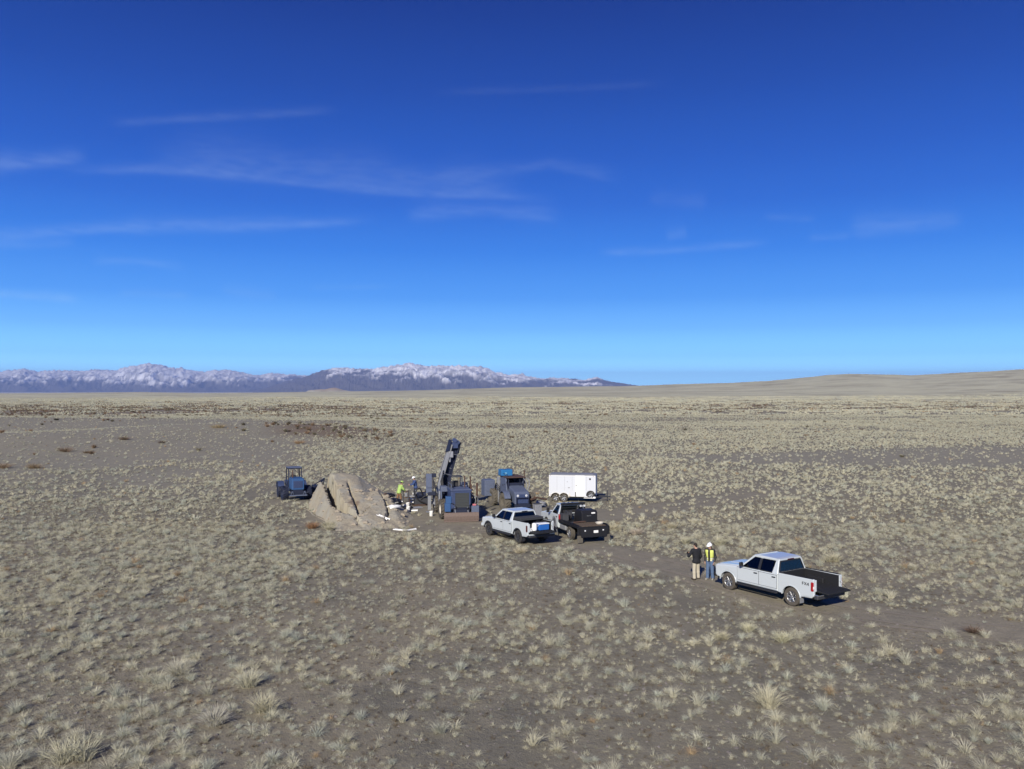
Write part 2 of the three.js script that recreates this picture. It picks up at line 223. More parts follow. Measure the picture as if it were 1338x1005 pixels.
// snow-capped ranges on the horizon: crest line in the photograph -> real heights at their distance
function range(name, label, crest, dist, depth, base, snowLine, snowBand, seed, rough) {
  const NU = 1000, NT = 60, P = [], C = [], I = [], u0 = crest[0][0], u1 = crest[crest.length - 1][0], noise = createNoise2D(mulberry(seed));
  const rid = (x, y, o) => { let s = 0, a = .5, t = 0; for (let i = 0; i < o; i++) { s += a * (1 - 2 * Math.abs(noise(x, y))); t += a; x = x * 2.07 + 5; y = y * 2.07 + 3; a *= .55; } return s / t; };
  for (let j = 0; j < NT; j++) for (let i = 0; i < NU; i++) {
    const u = lerp(u0, u1, i / (NU - 1)), t = j / (NT - 1) * 1.6, zz = dist + (t - 1) * depth, k = (u - 669) / LENS, top = (HORIZON - table(crest, u)) / LENS * dist + EYE - base;
    const x = k * zz, s = t < 1 ? t : Math.max(0, 1 - (t - 1) / .6 * .9), fade = sstep(0, .12, s);
    const spur = rid(x / 2600 + t * 1.3, t * 2.2 + 3, 5), small = rid(x / 900, t * 5, 4), w = Math.sin(Math.PI * clamp(s)) * fade;
    let y = top * (Math.pow(s, 1.35) * (1 - .06 * w) + .24 * w * spur * rough + .10 * w * small * rough);
    y += top * (.05 * rid(x / 620, 7 + t * 4, 4) + .03 * noise(x / 170, t * 20)) * Math.pow(s, 2);
    P.push(x, base + Math.max(0, y), -zz);
    const hgt = y / LENS * LENS, line = snowLine(u) + 170 * noise(x / 1700, t * 4) - 130 * small - 200 * spur + 60 * noise(x / 330, t * 17);
    let sn = sstep(-snowBand, snowBand, hgt + base - line) * clamp(.9 + .35 * noise(x / 300 + 9, t * 16));
    const rib = rid(x / 950 + t * 1.6 + 40, t * 2.6 - x / 3000, 4), rock = sstep(.2, .44, rib + .25 * noise(x / 300, t * 12)) * (1 - .45 * sstep(.75, 1, t)); sn *= 1 - rock * .55;
    const c = mix3([.10, .09, .085], [.92, .92, .93], clamp(sn)); C.push(...c);
  }
  for (let j = 1; j < NT; j++) for (let i = 1; i < NU; i++) { const A = (j - 1) * NU + i - 1, B = A + 1, D = A + NU, E = D + 1; I.push(A, B, E, A, E, D); }
  const g = new THREE.BufferGeometry(); g.setAttribute('position', new THREE.Float32BufferAttribute(P, 3)); g.setAttribute('color', new THREE.Float32BufferAttribute(C, 3)); g.setIndex(I); g.computeVertexNormals();
  tag(part(name, g, std(rgb(1, 1, 1), .95, 0, { vertexColors: true }), scene), label, 'mountains', null, 'structure');
}
range('mountain_range', 'distant jagged snowy mountain range on the left skyline', [[-900, 500], [-500, 494], [-200, 487], [-50, 487], [0, 486], [30, 482], [50, 486], [70, 484], [100, 485], [125, 483], [150, 484], [163, 480.5], [175, 478.5], [190, 475], [200, 476], [212, 477], [225, 481], [236, 480.5], [247, 483.5], [262, 486], [280, 484], [300, 483.5], [320, 487.5], [340, 490.5], [355, 487.5], [370, 489], [390, 490], [430, 493], [520, 500], [600, 508]], 42000, 11000, -220, (u) => table([[-900, 820], [-50, 590], [120, 570], [160, 400], [260, 440], [330, 560], [600, 900]], u), 90, 3, 1.0);
range('mountain_range_001', 'broad snow-topped mountain massif left of the middle of the skyline', [[330, 511], [350, 506], [375, 498], [400, 492], [417, 485.4], [440, 480.4], [467, 482], [480, 482.5], [501, 479.7], [521, 477], [533, 474.3], [545, 476.3], [558, 479.2], [575, 477.7], [602, 477.7], [622, 478.7], [635, 481], [649, 486.5], [666, 490], [682, 488.4], [689, 491.5], [709, 494.5], [726, 493.6], [746, 494.5], [763, 496.5], [780, 492.6], [797, 498.6], [817, 501.5], [834, 504], [860, 507], [900, 509]], 30000, 7000, -160, (u) => table([[330, 900], [440, 720], [500, 590], [560, 490], [640, 490], [700, 400], [834, 300]], u), 80, 11, 1.15);

// ---------------------------------------------------------------- bunchgrass, brush, litter
function tuftGeometry(R, blades, width, segs, spread, rand, lean = [0, 0], droop = 1) {
  const P = [], I = [], UVs = []; const V = (x, y, z) => { P.push(x, y, z); return P.length / 3 - 1; };
  for (let b = 0; b < blades; b++) {
    const a = rand() * Math.PI * 2, rr = Math.sqrt(rand()), tilt = (.12 + rr * spread) * (.8 + .4 * rand()), len = R * (.75 + .5 * rand()), bx = Math.cos(a) * rr * R * .22, bz = Math.sin(a) * rr * R * .22, ca = Math.cos(a + (rand() - .5) * .9), sa = Math.sin(a + (rand() - .5) * .9), tw = rand() * Math.PI, wx = Math.cos(tw), wz = Math.sin(tw), w = width * (.6 + .8 * rand());
    let px = bx, py = -.02, pz = bz, an = tilt * .55, p0 = null, p1 = null;
    for (let s = 0; s <= segs; s++) {
      const ww = w * (s === segs ? .12 : 1 - .35 * s / segs), A = V(px - wx * ww / 2, py, pz - wz * ww / 2), B = V(px + wx * ww / 2, py, pz + wz * ww / 2);
      if (p0 !== null) I.push(p0, p1, B, p0, B, A);
      p0 = A; p1 = B; const l = len / segs; px += (Math.sin(an) * ca + lean[0]) * l; pz += (Math.sin(an) * sa + lean[1]) * l; py = Math.max(py + Math.cos(an) * l, s > 0 ? .01 : py); an += droop * tilt * .75 / segs * 2;
      an = Math.min(an, 2.2);
    }
  }
  const g = new THREE.BufferGeometry(); g.setAttribute('position', new THREE.Float32BufferAttribute(P, 3)); g.setIndex(I); const n = g.toNonIndexed(); n.computeVertexNormals(); return n;
}
const bladeMat = std(rgb(1, 1, 1), .9, 0, { side: THREE.DoubleSide });
const fineTufts = [0, 1, 2, 3, 4, 5].map((k) => tuftGeometry(.36 + .03 * k, 150, .0085, 3, [1.05, 1.25, .9, 1.35, 1.15, 1.0][k], mulberry(31 + k), [[.12, .05], [0, .1], [.15, -.05], [.05, 0], [-.1, .1], [.2, .08]][k], [1.2, 1.4, 1.0, 1.4, 1.3, 1.1][k]));
const midTufts = [0, 1, 2].map((k) => tuftGeometry(.40, 34, .04, 2, [1.05, 1.25, 1.15][k], mulberry(61 + k), [.06, .04]));
const tinyTufts = [0, 1, 2].map((k) => tuftGeometry(.15, 22, .009, 2, 1.35, mulberry(91 + k), [0.05, 0]));
const clods = [0, 1, 2].map((k) => { const g = new THREE.IcosahedronGeometry(.035, 1), p = g.attributes.position; for (let i = 0; i < p.count; i++) { const x = p.getX(i), y = p.getY(i), z = p.getZ(i), f = 1 + .5 * n3(x * 40 + k * 9, y * 40, z * 40); p.setXYZ(i, x * f * 1.2, y * f * .7, z * f); } g.computeVertexNormals(); return g; });
function grassTint(r1, x, z, c) {
  const a = .5 + .7 * fbm(x / 18 + 2, z / 18, 3), b = r1();
  let q = mix3([.42, .412, .318], [.505, .472, .335], clamp(a * .6 + b * .55 - .15)); q = mix3(q, [.36, .395, .335], .65 * sstep(.55, 1, r1()));
  if (r1() < .012) q = [.36, .27, .16];
  const s = .82 + .36 * r1(); return c.setRGB(q[0] * s, q[1] * s, q[2] * s);
}
const plainTint = (r1, x, z, c) => grassTint(r1, x, z, c);
function scatter(parent, name, geos, mat, spots, tint) { // spots: [x, z, size, squash]
  const lists = geos.map(() => []); spots.forEach((s, i) => lists[i % geos.length].push(s));
  const q = new THREE.Quaternion(), e = new THREE.Euler(), m = new THREE.Matrix4(), c = new THREE.Color(), r1 = mulberry(name.length * 131 + spots.length);
  lists.forEach((L, k) => {
    if (!L.length) return;
    const im = new THREE.InstancedMesh(geos[k], mat, L.length);
    L.forEach(([x, z, s, h], i) => { e.set((r1() - .5) * .25, r1() * 6.283, (r1() - .5) * .25); q.setFromEuler(e); m.compose(new THREE.Vector3(x, landY(x, z), z), q, new THREE.Vector3(s, s * h, s)); im.setMatrixAt(i, m); im.setColorAt(i, tint(r1, x, z, c)); });
    im.name = name; im.castShadow = im.receiveShadow = true; im.userData.kind = 'stuff'; parent.add(im);
  });
}
const blockers = []; // [x, z, radius] where a thing stands: no grass there
const free = (x, z, m = 0) => { for (const [a, b, r] of blockers) if ((x - a) ** 2 + (z - b) ** 2 < (r + m) ** 2) return false; return true; };
function field(n, z0, z1, half, keep, make, r1) { const out = []; for (let i = 0; i < n; i++) { const Z = Math.sqrt(lerp(z0 * z0, z1 * z1, r1())), k = (r1() * 2 - 1) * half, x = Z * k, z = -Z; const kp = keep(x, z); if (r1() < kp) out.push(make(x, z)); } return out; }
function tyreTracks() { // broken wheel marks pressed into the dust along the way the trucks came
  const P = [], I = [], rr = mulberry(515), curve = new THREE.CatmullRomCurve3(TRACK.map(([x, z]) => new THREE.Vector3(x, 0, z))), n = 150;
  for (const o of [-.86, .86, 1.5]) for (let i = 0; i < n; i++) {
    if (n2(i * .09 + o * 7, o) < -.25) continue;
    const A = curve.getPointAt(i / n), B = curve.getPointAt((i + 1) / n), d = B.clone().sub(A).normalize(), s = new THREE.Vector3(-d.z, 0, d.x), k = P.length / 3;
    for (const [p, q] of [[A, i], [B, i + 1]]) for (const e of [-1, 1]) { const w = o + e * (.12 + .05 * n2(q * .9, o * 3 + e)) + .12 * n2(q * .05, o), x = p.x + s.x * w, z = p.z + s.z * w; P.push(x, landY(x, z) + .012, z); }
    I.push(k, k + 2, k + 1, k + 1, k + 2, k + 3);
  }
  const g = new THREE.BufferGeometry(); g.setAttribute('position', new THREE.Float32BufferAttribute(P, 3)); g.setIndex(I); g.computeVertexNormals();
  tag(part('tyre_track', g, std(rgb(.235, .205, .155), .97, 0, { side: THREE.DoubleSide }), scene), 'faint broken wheel marks in the dust along the track', 'track', null, 'structure');
}
tyreTracks();
function growGrass() {
  const r1 = mulberry(404), K = .80, area = (a, b) => K * (b * b - a * a);
  const g = thing('bunchgrass', 'pale dry bunchgrass tufts scattered over the plain', 'grass'); g.userData.kind = 'stuff';
  const size = () => .28 + .66 * Math.pow(r1(), 2.4);
  scatter(g, 'near_tufts', fineTufts, bladeMat, field(Math.round(area(14, 62) * 8.5), 14, 62, K, (x, z) => free(x, z, .15) ? Math.pow(cover(x, z), 1.25) : 0, (x, z) => [x, z, size(), .75 + .4 * r1()], r1), plainTint);
  scatter(g, 'small_tufts', tinyTufts, bladeMat, field(Math.round(area(14, 75) * 24), 14, 75, K, (x, z) => free(x, z) ? .25 + .75 * cover(x, z) * (1 - .8 * worn(x, z)) - .8 * worn(x, z) : 0, (x, z) => [x, z, .4 + 1.1 * r1() * r1(), .8 + .4 * r1()], r1), (q, x, z, c) => { grassTint(q, x, z, c); const s = .55 + .5 * q(); return q() < .42 ? c.setRGB(.17 * s, .135 * s, .09 * s) : c.multiplyScalar(s); });
  scatter(g, 'middle_tufts', midTufts, bladeMat, field(Math.round(area(62, 330) * 3.3), 62, 330, K, (x, z) => free(x, z, .15) ? cover(x, z) : 0, (x, z) => [x, z, size() * 1.18, .7 + .4 * r1()], r1), plainTint);
  // beyond: clumps gathered by the dozen
  const patch = [0, 1, 2, 3].map((k) => { const rr = mulberry(200 + k), gs = []; for (let i = 0; i < 16; i++) { const t = tuftGeometry(.45, 7, .16, 1, .9, rr); t.rotateY(rr() * 6.28); const s = .7 + .8 * rr(); t.scale(s, s * .85, s); t.translate((rr() - .5) * 6.4, 0, (rr() - .5) * 6.4); gs.push(t); } return mergeGeometries(gs); });
  scatter(g, 'far_tufts', patch, bladeMat, field(Math.round(area(325, 1000) / 26), 325, 1000, K, (x, z) => cover(x, z) * (1 - .5 * sstep(700, 1000, -z)), (x, z) => [x, z, 1, .9], r1), plainTint);
  // dark brush in belts, and stray bushes
  const bush = [0, 1, 2].map((k) => tuftGeometry(.6, 60, .075, 2, 1.15, mulberry(300 + k), [0, 0], .5)), b = thing('sagebrush', 'brown and dark low brush in belts across the middle of the plain', 'brush'); b.userData.kind = 'stuff';
  const brushTint = (q, x, z, c) => { const s = .6 + .8 * q(); return q() < .6 ? c.setRGB(.18 * s, .122 * s, .075 * s) : c.setRGB(.13 * s, .115 * s, .075 * s); };
  scatter(b, 'brush_clumps', bush, bladeMat, field(Math.round(area(120, 800) * .13), 120, 800, K, (x, z) => .8 * band(x, z) + .008 + .02 * bare(x, z), (x, z) => [x, z, .6 + .9 * r1(), .8], r1), brushTint);
  const l = thing('soil_clods', 'small clods and stones strewn over the grey soil', 'stones'); l.userData.kind = 'stuff';
  scatter(l, 'clods', clods, std(rgb(1, 1, 1), .95), field(Math.round(area(14, 55) * 7), 14, 55, K, (x, z) => free(x, z) ? .8 : 0, (x, z) => [x, z, .35 + 1.3 * r1() ** 3, 1], r1), (q, x, z, c) => { const s = .6 + .7 * q(); return c.setRGB(.16 * s, .145 * s, .135 * s); });
}
function shrub(u, v, size, high, colour, label, category = 'grass tuft', group) {
  const [x, , z] = G(u, v), r1 = mulberry(Math.round(u * 7 + v * 13)), t = thing(category === 'bush' ? 'desert_bush' : 'grass_tuft', label, category, [x, landY(x, z), z], r1() * 6.28, group);
  const m = std(rgb(...colour), .9, 0, { side: THREE.DoubleSide });
  const n = category === 'bush' ? 420 : 420, gs = [];
  for (let i = 0; i < 3; i++) { const q = tuftGeometry(size * (.62 + .1 * r1()), Math.round(n / 3), .009 + size * .004, 3, category === 'bush' ? 1.25 : 1.05, r1, [.05, .03], category === 'bush' ? .5 : .9); q.translate((r1() - .5) * size * .5, 0, (r1() - .5) * size * .5); q.scale(1, high, 1); gs.push(q); }
  part(category === 'bush' ? 'foliage' : 'blades', mergeGeometries(gs), m, t);
  if (category === 'bush') part('stem', [0, 1, 2, 3].map((k) => bar([0, 0, 0], [Math.cos(k * 1.7) * size * .3, size * .35, Math.sin(k * 1.7) * size * .3], .02, .008, 5)), std(rgb(.09, .065, .045), .9), t);
  else part('dry_base', [new THREE.SphereGeometry(size * .13, 8, 6).scale(1, .4, 1)], std(rgb(.13, .11, .075), .95), t);
  blockers.push([x, z, size * .4]);
}

// ---------------------------------------------------------------- wheels
function wheel(parent, x, y, z, r, w, rimR, tyreMat, rimMat, spokes, out, turn = 0) { // out: +1 / -1, the side the rim faces
  const wg = new THREE.Group(); wg.name = 'wheel'; wg.position.set(x, y, z); wg.rotation.y = turn; parent.add(wg);
  const h = w / 2, prof = [[rimR, -h * .8], [rimR + .02, -h], [r * .86, -h * 1.02], [r * .96, -h * .93], [r, -h * .75]];
  for (let i = -2; i <= 2; i++) prof.push([r, i * h * .28 - h * .08], [r - .012, i * h * .28 - h * .05], [r - .012, i * h * .28 + h * .05], [r, i * h * .28 + h * .08]);
  prof.push([r, h * .75], [r * .96, h * .93], [r * .86, h * 1.02], [rimR + .02, h], [rimR, h * .8]);
  part('tyre', lathe(prof, 36).rotateX(Math.PI / 2), tyreMat, wg);
  const o = out * h, rim = [lathe([[rimR, -h * .9], [rimR * 1.03, -h * .9], [rimR * 1.03, h * .9], [rimR, h * .9], [rimR * .93, h * .8], [rimR * .93, -h * .8], [rimR, -h * .9]], 32).rotateX(Math.PI / 2), cylX(rimR * .24, .05, 0, 0, o * .55, 'z', 16), cylX(rimR * .10, .03, 0, 0, o * .72, 'z', 12)];
  for (let k = 0; k < spokes; k++) { const a = k / spokes * 6.283; rim.push(beam([Math.cos(a) * rimR * .16, Math.sin(a) * rimR * .16, o * .56], [Math.cos(a) * rimR * .97, Math.sin(a) * rimR * .97, o * .66], .075 * rimR / .23, .04, .01)); }
  part('rim', rim, rimMat, wg);
  part('hub_disc', [cylX(rimR * .9, .02, 0, 0, o * .15, 'z', 24)], M.darkSteel, wg);
  return wg;
}
function arch(cx, cy, r, thick, z0, z1, a0 = 0, a1 = Math.PI) { const s = new THREE.Shape(); s.absarc(cx, cy, r + thick, a0, a1, false); s.absarc(cx, cy, r, a1, a0, true); return side(s, z0, z1, .006, 1); }

// ---------------------------------------------------------------- crew-cab pickup; local x forward, y up, z to its right
function pickup(name, label, pos, turn, o) {
  const t = thing(name, label, 'pickup truck', pos, turn, o.group);
  const fx = o.fx ?? 1.93, rx = fx - o.wheelbase, R = o.R ?? .41, W = .985, belt = o.belt ?? 1.29, top = o.top ?? 1.93, cowl = o.cowl ?? 1.16, back = o.back ?? -1.02, tail = rx - (o.over ?? 1.2), rail = o.rail ?? 1.36, nose = fx + (o.nose ?? .82), low = .50, ar = R + .085;
  // body: front clip and cab, cut by the front wheel arch
  const s = new THREE.Shape(); s.moveTo(back, low); s.lineTo(fx - ar - .02, low); s.absarc(fx, R, ar, Math.PI - .18, .22, true); s.lineTo(nose - .12, low + .05); s.lineTo(nose - .01, low + .12); s.lineTo(nose, .86); s.quadraticCurveTo(nose, 1.10, nose - .1, 1.14); s.lineTo(nose - .5, 1.19); s.lineTo(cowl, belt - .02); s.lineTo(back, belt); s.lineTo(back, low);
  part('body', [side(s, -W, W, .075, 4), box(.5, .02, 1.5, cowl - .15, belt - .01, 0, .008)], M.white, t);
  const hood = part('hood', [slab([[nose - .13, 1.155, -.78], [nose - .5, 1.203, -.82], [cowl + .06, belt - .004, -.84], [cowl + .06, belt - .004, .84], [nose - .5, 1.203, .82], [nose - .13, 1.155, .78]].map(([x, y, z]) => [x, 1.155 + (nose - .13 - x) / (nose - .13 - cowl - .06) * (belt - 1.159), z]), .03), box(.9, .02, .5, (nose + cowl) / 2, (1.155 + belt) / 2 + .018, 0, .01, 0, 0, -Math.atan((belt - 1.159) / (nose - .19 - cowl)))], M.white, t);
  part('grille', [box(.05, .36, 1.25, nose + .0, .93, 0, .02), ...[0, 1, 2].map((k) => box(.03, .03, 1.2, nose + .03, .82 + k * .11, 0, .008))], o.grille ?? M.black, t);
  part('front_bumper', [box(.18, .22, 1.96, nose + .05, .63, 0, .06), box(.1, .12, 1.5, nose + .02, .47, 0, .03)], o.bumper ?? M.black, t);
  for (const z of [-1, 1]) part('headlight', [box(.14, .22, .3, nose - .04, .98, z * .80, .05)], M.lampGlass, t);
  part('underbody', [box(nose - tail - .6, .34, 1.2, (nose + tail) / 2 - .05, .58, 0, .05), cylX(.05, 1.6, rx, R, 0, 'z'), cylX(.05, 1.6, fx, R, 0, 'z'), box(.3, .7, 1.7, cowl - .1, .85, 0, .05)], M.underbody, t);
  // cab above the belt
  const zb = .95, zt = .735, zAt = (y) => lerp(zb, zt, (y - belt) / (top - .07 - belt)), aT = cowl - .70, cT = back + .15, yT = top - .065;
  const cab = [];
  for (const q of [-1, 1]) {
    const p = (x, y, off = 0) => [x, y, q * (zAt(y) + off)];
    cab.push(beam(p(cowl - .02, belt - .03), p(aT, yT), .085, .07, .025), beam(p(back + .06, belt - .03), p(cT, yT), .13, .075, .03), beam(p(o.bx ?? .06, belt - .02), p((o.bx ?? .06) - .02, yT), .1, .05, .012), beam(p(aT + .04, yT), p(cT - .03, yT), .08, .08, .025), slab([p(back - .02, belt - .02), p(back + .33, belt - .02), p(back + .28, belt + .3), p(cT + .1, yT), p(cT - .04, yT)], .03));
  }
  cab.push(beam([aT + .02, yT + .005, -zt], [aT + .02, yT + .005, zt], .09, .07, .025), beam([cT - .02, yT, -zt], [cT - .02, yT, zt], .1, .09, .03), box(.06, .1, 1.86, back + .01, belt + .02, 0, .02));
  part('cab', cab, M.white, t);
  const rs = new THREE.Shape(); rs.moveTo(cT - .06, yT - .02); rs.lineTo(aT + .07, yT - .03); rs.quadraticCurveTo(aT - .1, yT + .055, aT - .35, yT + .065); rs.lineTo(cT + .2, yT + .06); rs.quadraticCurveTo(cT, yT + .05, cT - .06, yT - .02);
  part('roof', [side(rs, -zt - .035, zt + .035, .035, 3)], M.white, t);
  if (o.roofPods) part('roof_bracket', [box(.3, .035, .5, cT + .2, top + .02, 0, .012)], M.white, t);
  // glass
  const zw = (y) => zAt(y) + .012, bx = o.bx ?? .06, gl = o.glass ?? M.glass;
  for (const q of [-1, 1]) {
    const p = (x, y) => [x, y, q * zw(y)], yb = belt + .035, yt = yT - .06;
    part('window', [slab([p(cowl - .08, yb), p(bx + .04, yb), p(bx + .025, yt), p(aT - .02, yt)], .008)], gl, t);
    part('window', [slab([p(bx - .05, yb), p(back + .36, yb), p(back + .32, yb + .28), p(back + .36, yt), p(bx - .065, yt)], .008)], gl, t);
    part('window_trim', [slab([p(bx + .06, yb - .01), p(bx - .07, yb - .01), p(bx - .085, yt + .01), p(bx + .045, yt + .01)].map(([x, y, z]) => [x, y, z + q * .022]), .012), beam([cowl - .04, belt + .015, q * (zw(belt) + .004)], [back + .33, belt + .015, q * (zw(belt) + .004)], .03, .02, .006)], M.trim, t);
  }
  part('windshield', [slab([[cowl - .01, belt, -.87], [aT + .06, yT - .03, -.68], [aT + .06, yT - .03, .68], [cowl - .01, belt, .87]], .008)], M.glass, t);
  part('rear_window', [slab([[back + .005, belt + .09, -.82], [cT - .055, yT - .07, -.67], [cT - .055, yT - .07, .67], [back + .005, belt + .09, .82]], .008), ], gl, t);
  part('rear_window_frame', [beam([back - .005, belt + .08, -.83], [back - .005, belt + .08, .83], .03, .03, .008), beam([cT - .07, yT - .07, -.68], [cT - .07, yT - .07, .68], .03, .03, .008), ...[-1, 1].map((q) => beam([back - .005, belt + .08, q * .84], [cT - .07, yT - .07, q * .69], .03, .03, .008))], M.trim, t);
  part('brake_light', [box(.05, .05, .42, cT - .09, yT - .0, 0, .02)], o.brake ?? M.darkRed, t);
  parts('seat', [...[-.42, .42].map((z) => [box(.52, .16, .52, .42, .98, z, .06), box(.16, .62, .5, .12, 1.32, z, .06, 0, 0, .2), box(.1, .2, .28, .02, 1.67, z, .05)]), [box(.5, .16, 1.4, -.5, .98, 0, .06), box(.16, .6, 1.4, -.82, 1.3, 0, .06, 0, 0, .15), ...[-.45, .45].map((z) => box(.09, .17, .26, -.88, 1.63, z, .04))]], M.seat, t);
  part('dashboard', [box(.35, .25, 1.7, cowl - .28, belt - .07, 0, .08), new THREE.TorusGeometry(.18, .016, 6, 20).rotateY(Math.PI / 2).translate(cowl - .52, belt + .02, -.42)], M.interior, t);
  for (const q of [-1, 1]) {
    part('mirror', [box(.12, .2, .2, cowl - .17, belt + .12, q * (zb + .17), .04), bar([cowl - .14, belt + .03, q * zb], [cowl - .16, belt + .07, q * (zb + .12)], .025)], o.mirror ?? M.black, t);
    // doors stand a hair proud, with a gap all round
    for (const [x0, x1, b] of [[fx - ar - .12 + .0, bx + .012, 1], [bx - .012, back + .05, 2]]) {
      const d = part('door', [slab([[x0, low + .13, q * (W + .003)], [x1, low + .13, q * (W + .003)], [x1, belt - .075, q * (W + .003)], [x0 + (b === 1 ? .03 : 0), belt - .075, q * (W + .003)]], .016)], M.white, t);
      part('door_seam', [slab([[x0 + .014, low + .115, q * (W + .0005)], [x1 - .014, low + .115, q * (W + .0005)], [x1 - .014, belt - .06, q * (W + .0005)], [x0 + .044, belt - .06, q * (W + .0005)]], .008)], M.trim, d);
      part('handle', [box(.2, .045, .04, x1 + .16, belt - .17, q * (W + .03), .015)], o.handle ?? M.black, d);
      part('crease', [box(Math.abs(x1 - x0) - .06, .02, .014, (x0 + x1) / 2, .79, q * (W + .008), .006)], M.white, d);
    }
    part('running_board', [box(fx - rx - 2 * ar - .25, .07, .16, (fx + rx) / 2 + .1, low - .05, q * (W + .03), .03)], M.trim, t);
    parts('wheel_arch_trim', [arch(fx, R, ar - .015, o.flare ? .075 : .045, q > 0 ? W - .03 : -W - .015, q > 0 ? W + .015 : -W + .03, .1, Math.PI - .1), arch(rx, R, ar - .015, o.flare ? .075 : .045, q > 0 ? W - .03 : -W - .015, q > 0 ? W + .015 : -W + .03, .1, Math.PI - .1)], o.flare ?? M.white, t);
    // bed side
    const b = new THREE.Shape(); b.moveTo(back - .025, low); b.lineTo(back - .025, rail); b.lineTo(tail + .06, rail + .025); b.quadraticCurveTo(tail, rail + .02, tail, rail - .06); b.lineTo(tail, .66); b.lineTo(tail + .12, low + .06); b.lineTo(rx - ar - .02, low + .03); b.absarc(rx, R, ar, Math.PI - .14, .14, true); b.lineTo(back - .025, low);
    part('bed_side', [side(b, q > 0 ? W - .13 : -W, q > 0 ? W : -W + .13, .03, 2)], M.white, t);
    part('bed_rail_cap', [box(back - tail - .1, .02, .12, (back + tail) / 2, rail + .022, q * (W - .065), .008, 0, 0, -.013)], M.liner, t);
    part('tail_light', [box(.14, .40, .14, tail + .075, 1.06, q * (W - .045), .03), ], o.tailLens ?? M.redLens, t);
    if (!o.tailLens) part('reverse_light', [box(.14, .13, .125, tail + .068, 1.02, q * (W - .045), .02)], M.whiteLens, t);
    for (const x of [fx, rx]) wheel(t, x, R, q * (W - .155), R, .28, R * .57, o.tyre ?? M.rubber, o.rim ?? M.alloy, 6, q, 0);
    part('mud_flap', [box(.015, .3, .26, rx - ar + .03, .36, q * (W - .15), .005)], o.flap ?? M.trim, t);
  }
  const lx0 = back - .03, lx1 = tail + .02, L = lx0 - lx1, fl = o.floor ?? .86;
  part('bed_liner', [box(L, .05, 1.66, (lx0 + lx1) / 2, fl, 0, .01), ...Array.from({ length: 9 }, (_, k) => box(L - .1, .018, .06, (lx0 + lx1) / 2, fl + .032, -.68 + k * .17, .005)), ...[-1, 1].map((q) => box(L, rail - fl - .01, .05, (lx0 + lx1) / 2, (rail + fl) / 2, q * .833, .012)), ...[-1, 1].map((q) => box(.9, .26, .2, rx, fl + .13, q * .74, .05)), box(.05, rail - fl, 1.66, lx0 - .03, (rail + fl) / 2, 0, .01)], M.liner, t);
  part('tailgate', [box(.58, .075, 1.56, tail - .30, fl - .02, 0, .025, 0, 0, .06), ...Array.from({ length: 8 }, (_, k) => box(.48, .016, .06, tail - .30, fl + .026, -.63 + k * .18, .005, 0, 0, .06)), ...[-1, 1].map((q) => bar([tail + .03, rail - .22, q * .8], [tail - .42, fl + .02, q * .76], .008))], M.liner, t);
  parts('bed_end_post', [-1, 1].map((q) => box(.05, .5, .1, tail + .01, 1.1, q * (W - .15), .015)), M.white, t);
  part('rear_bumper', [box(.22, .2, 1.9, tail - .08, .62, 0, .05), box(.2, .02, .36, tail - .09, .725, 0, .006)], o.rearBumper ?? M.darkSteel, t);
  if (o.bumperCap) parts('bumper_cap', [-1, 1].map((q) => box(.235, .07, .42, tail - .085, .70, q * .74, .025)), o.bumperCap, t);
  part('antenna', [bar([cowl + .1, belt, .86], [cowl - .06, belt + .62, .88], .006)], M.black, t);
  if (o.badge) for (const q of [-1, 1]) { const g = lettering(o.badge, .13, .004); g.scale(1.25, 1, 1); if (q < 0) g.rotateY(Math.PI); g.rotateZ(.0); g.translate(tail + .42, rail - .22, q * (W + .001)); part('badge', g, M.trim, t); }
  blockers.push([pos[0], pos[2], 1.3]); for (const k of [-2.2, -1.1, 1.1, 2.2]) blockers.push([pos[0] + k * Math.cos(turn), pos[2] - k * Math.sin(turn), 1.05]);
  return { t, tail, fl, rail, back };
}
// place a vehicle by the contact points of its two near wheels
function byWheels(front, rear, offX, offZ) { const turn = Math.atan2(-(front[2] - rear[2]), front[0] - rear[0]), cx = (front[0] + rear[0]) / 2, cz = (front[2] + rear[2]) / 2, c = Math.cos(turn), s = Math.sin(turn); return { turn, pos: [cx - (offX * c + offZ * s), 0, cz - (-offX * s + offZ * c)], at: (x, y, z) => [cx + (x - offX) * c + (z - offZ) * s, y, cz - (x - offX) * s + (z - offZ) * c] }; }
const near_ = byWheels(G(954, 770.5), G(1034.5, 791), 1.93 - 3.68 / 2, -.86);
const truckA = pickup('pickup_truck', 'white crew-cab pickup with lowered tailgate and empty black bed, parked nearest', near_.pos, near_.turn, { wheelbase: 3.68, badge: 'FX4', group: undefined, brake: M.darkRed, flap: M.steel, tyre: M.dustyRubber, rearBumper: M.darkSteel, bumperCap: M.chrome });
const mid_ = byWheels(G(640.5, 699.5), G(677.5, 710), 1.93 - 3.6 / 2, -.87);
const truckB = pickup('pickup_truck', 'white pickup with black wheels and coolers on its bed, beside the black flatbed', mid_.pos, mid_.turn, { wheelbase: 3.6, nose: .85, R: .42, belt: 1.31, top: 1.93, rail: 1.4, glass: M.darkGlass, rim: M.darkSteel, tyre: M.rubber, flare: M.trim, tailLens: M.darkRed, bumper: M.white, rearBumper: M.darkSteel, bumperCap: M.white, over: 1.14, brake: M.black });
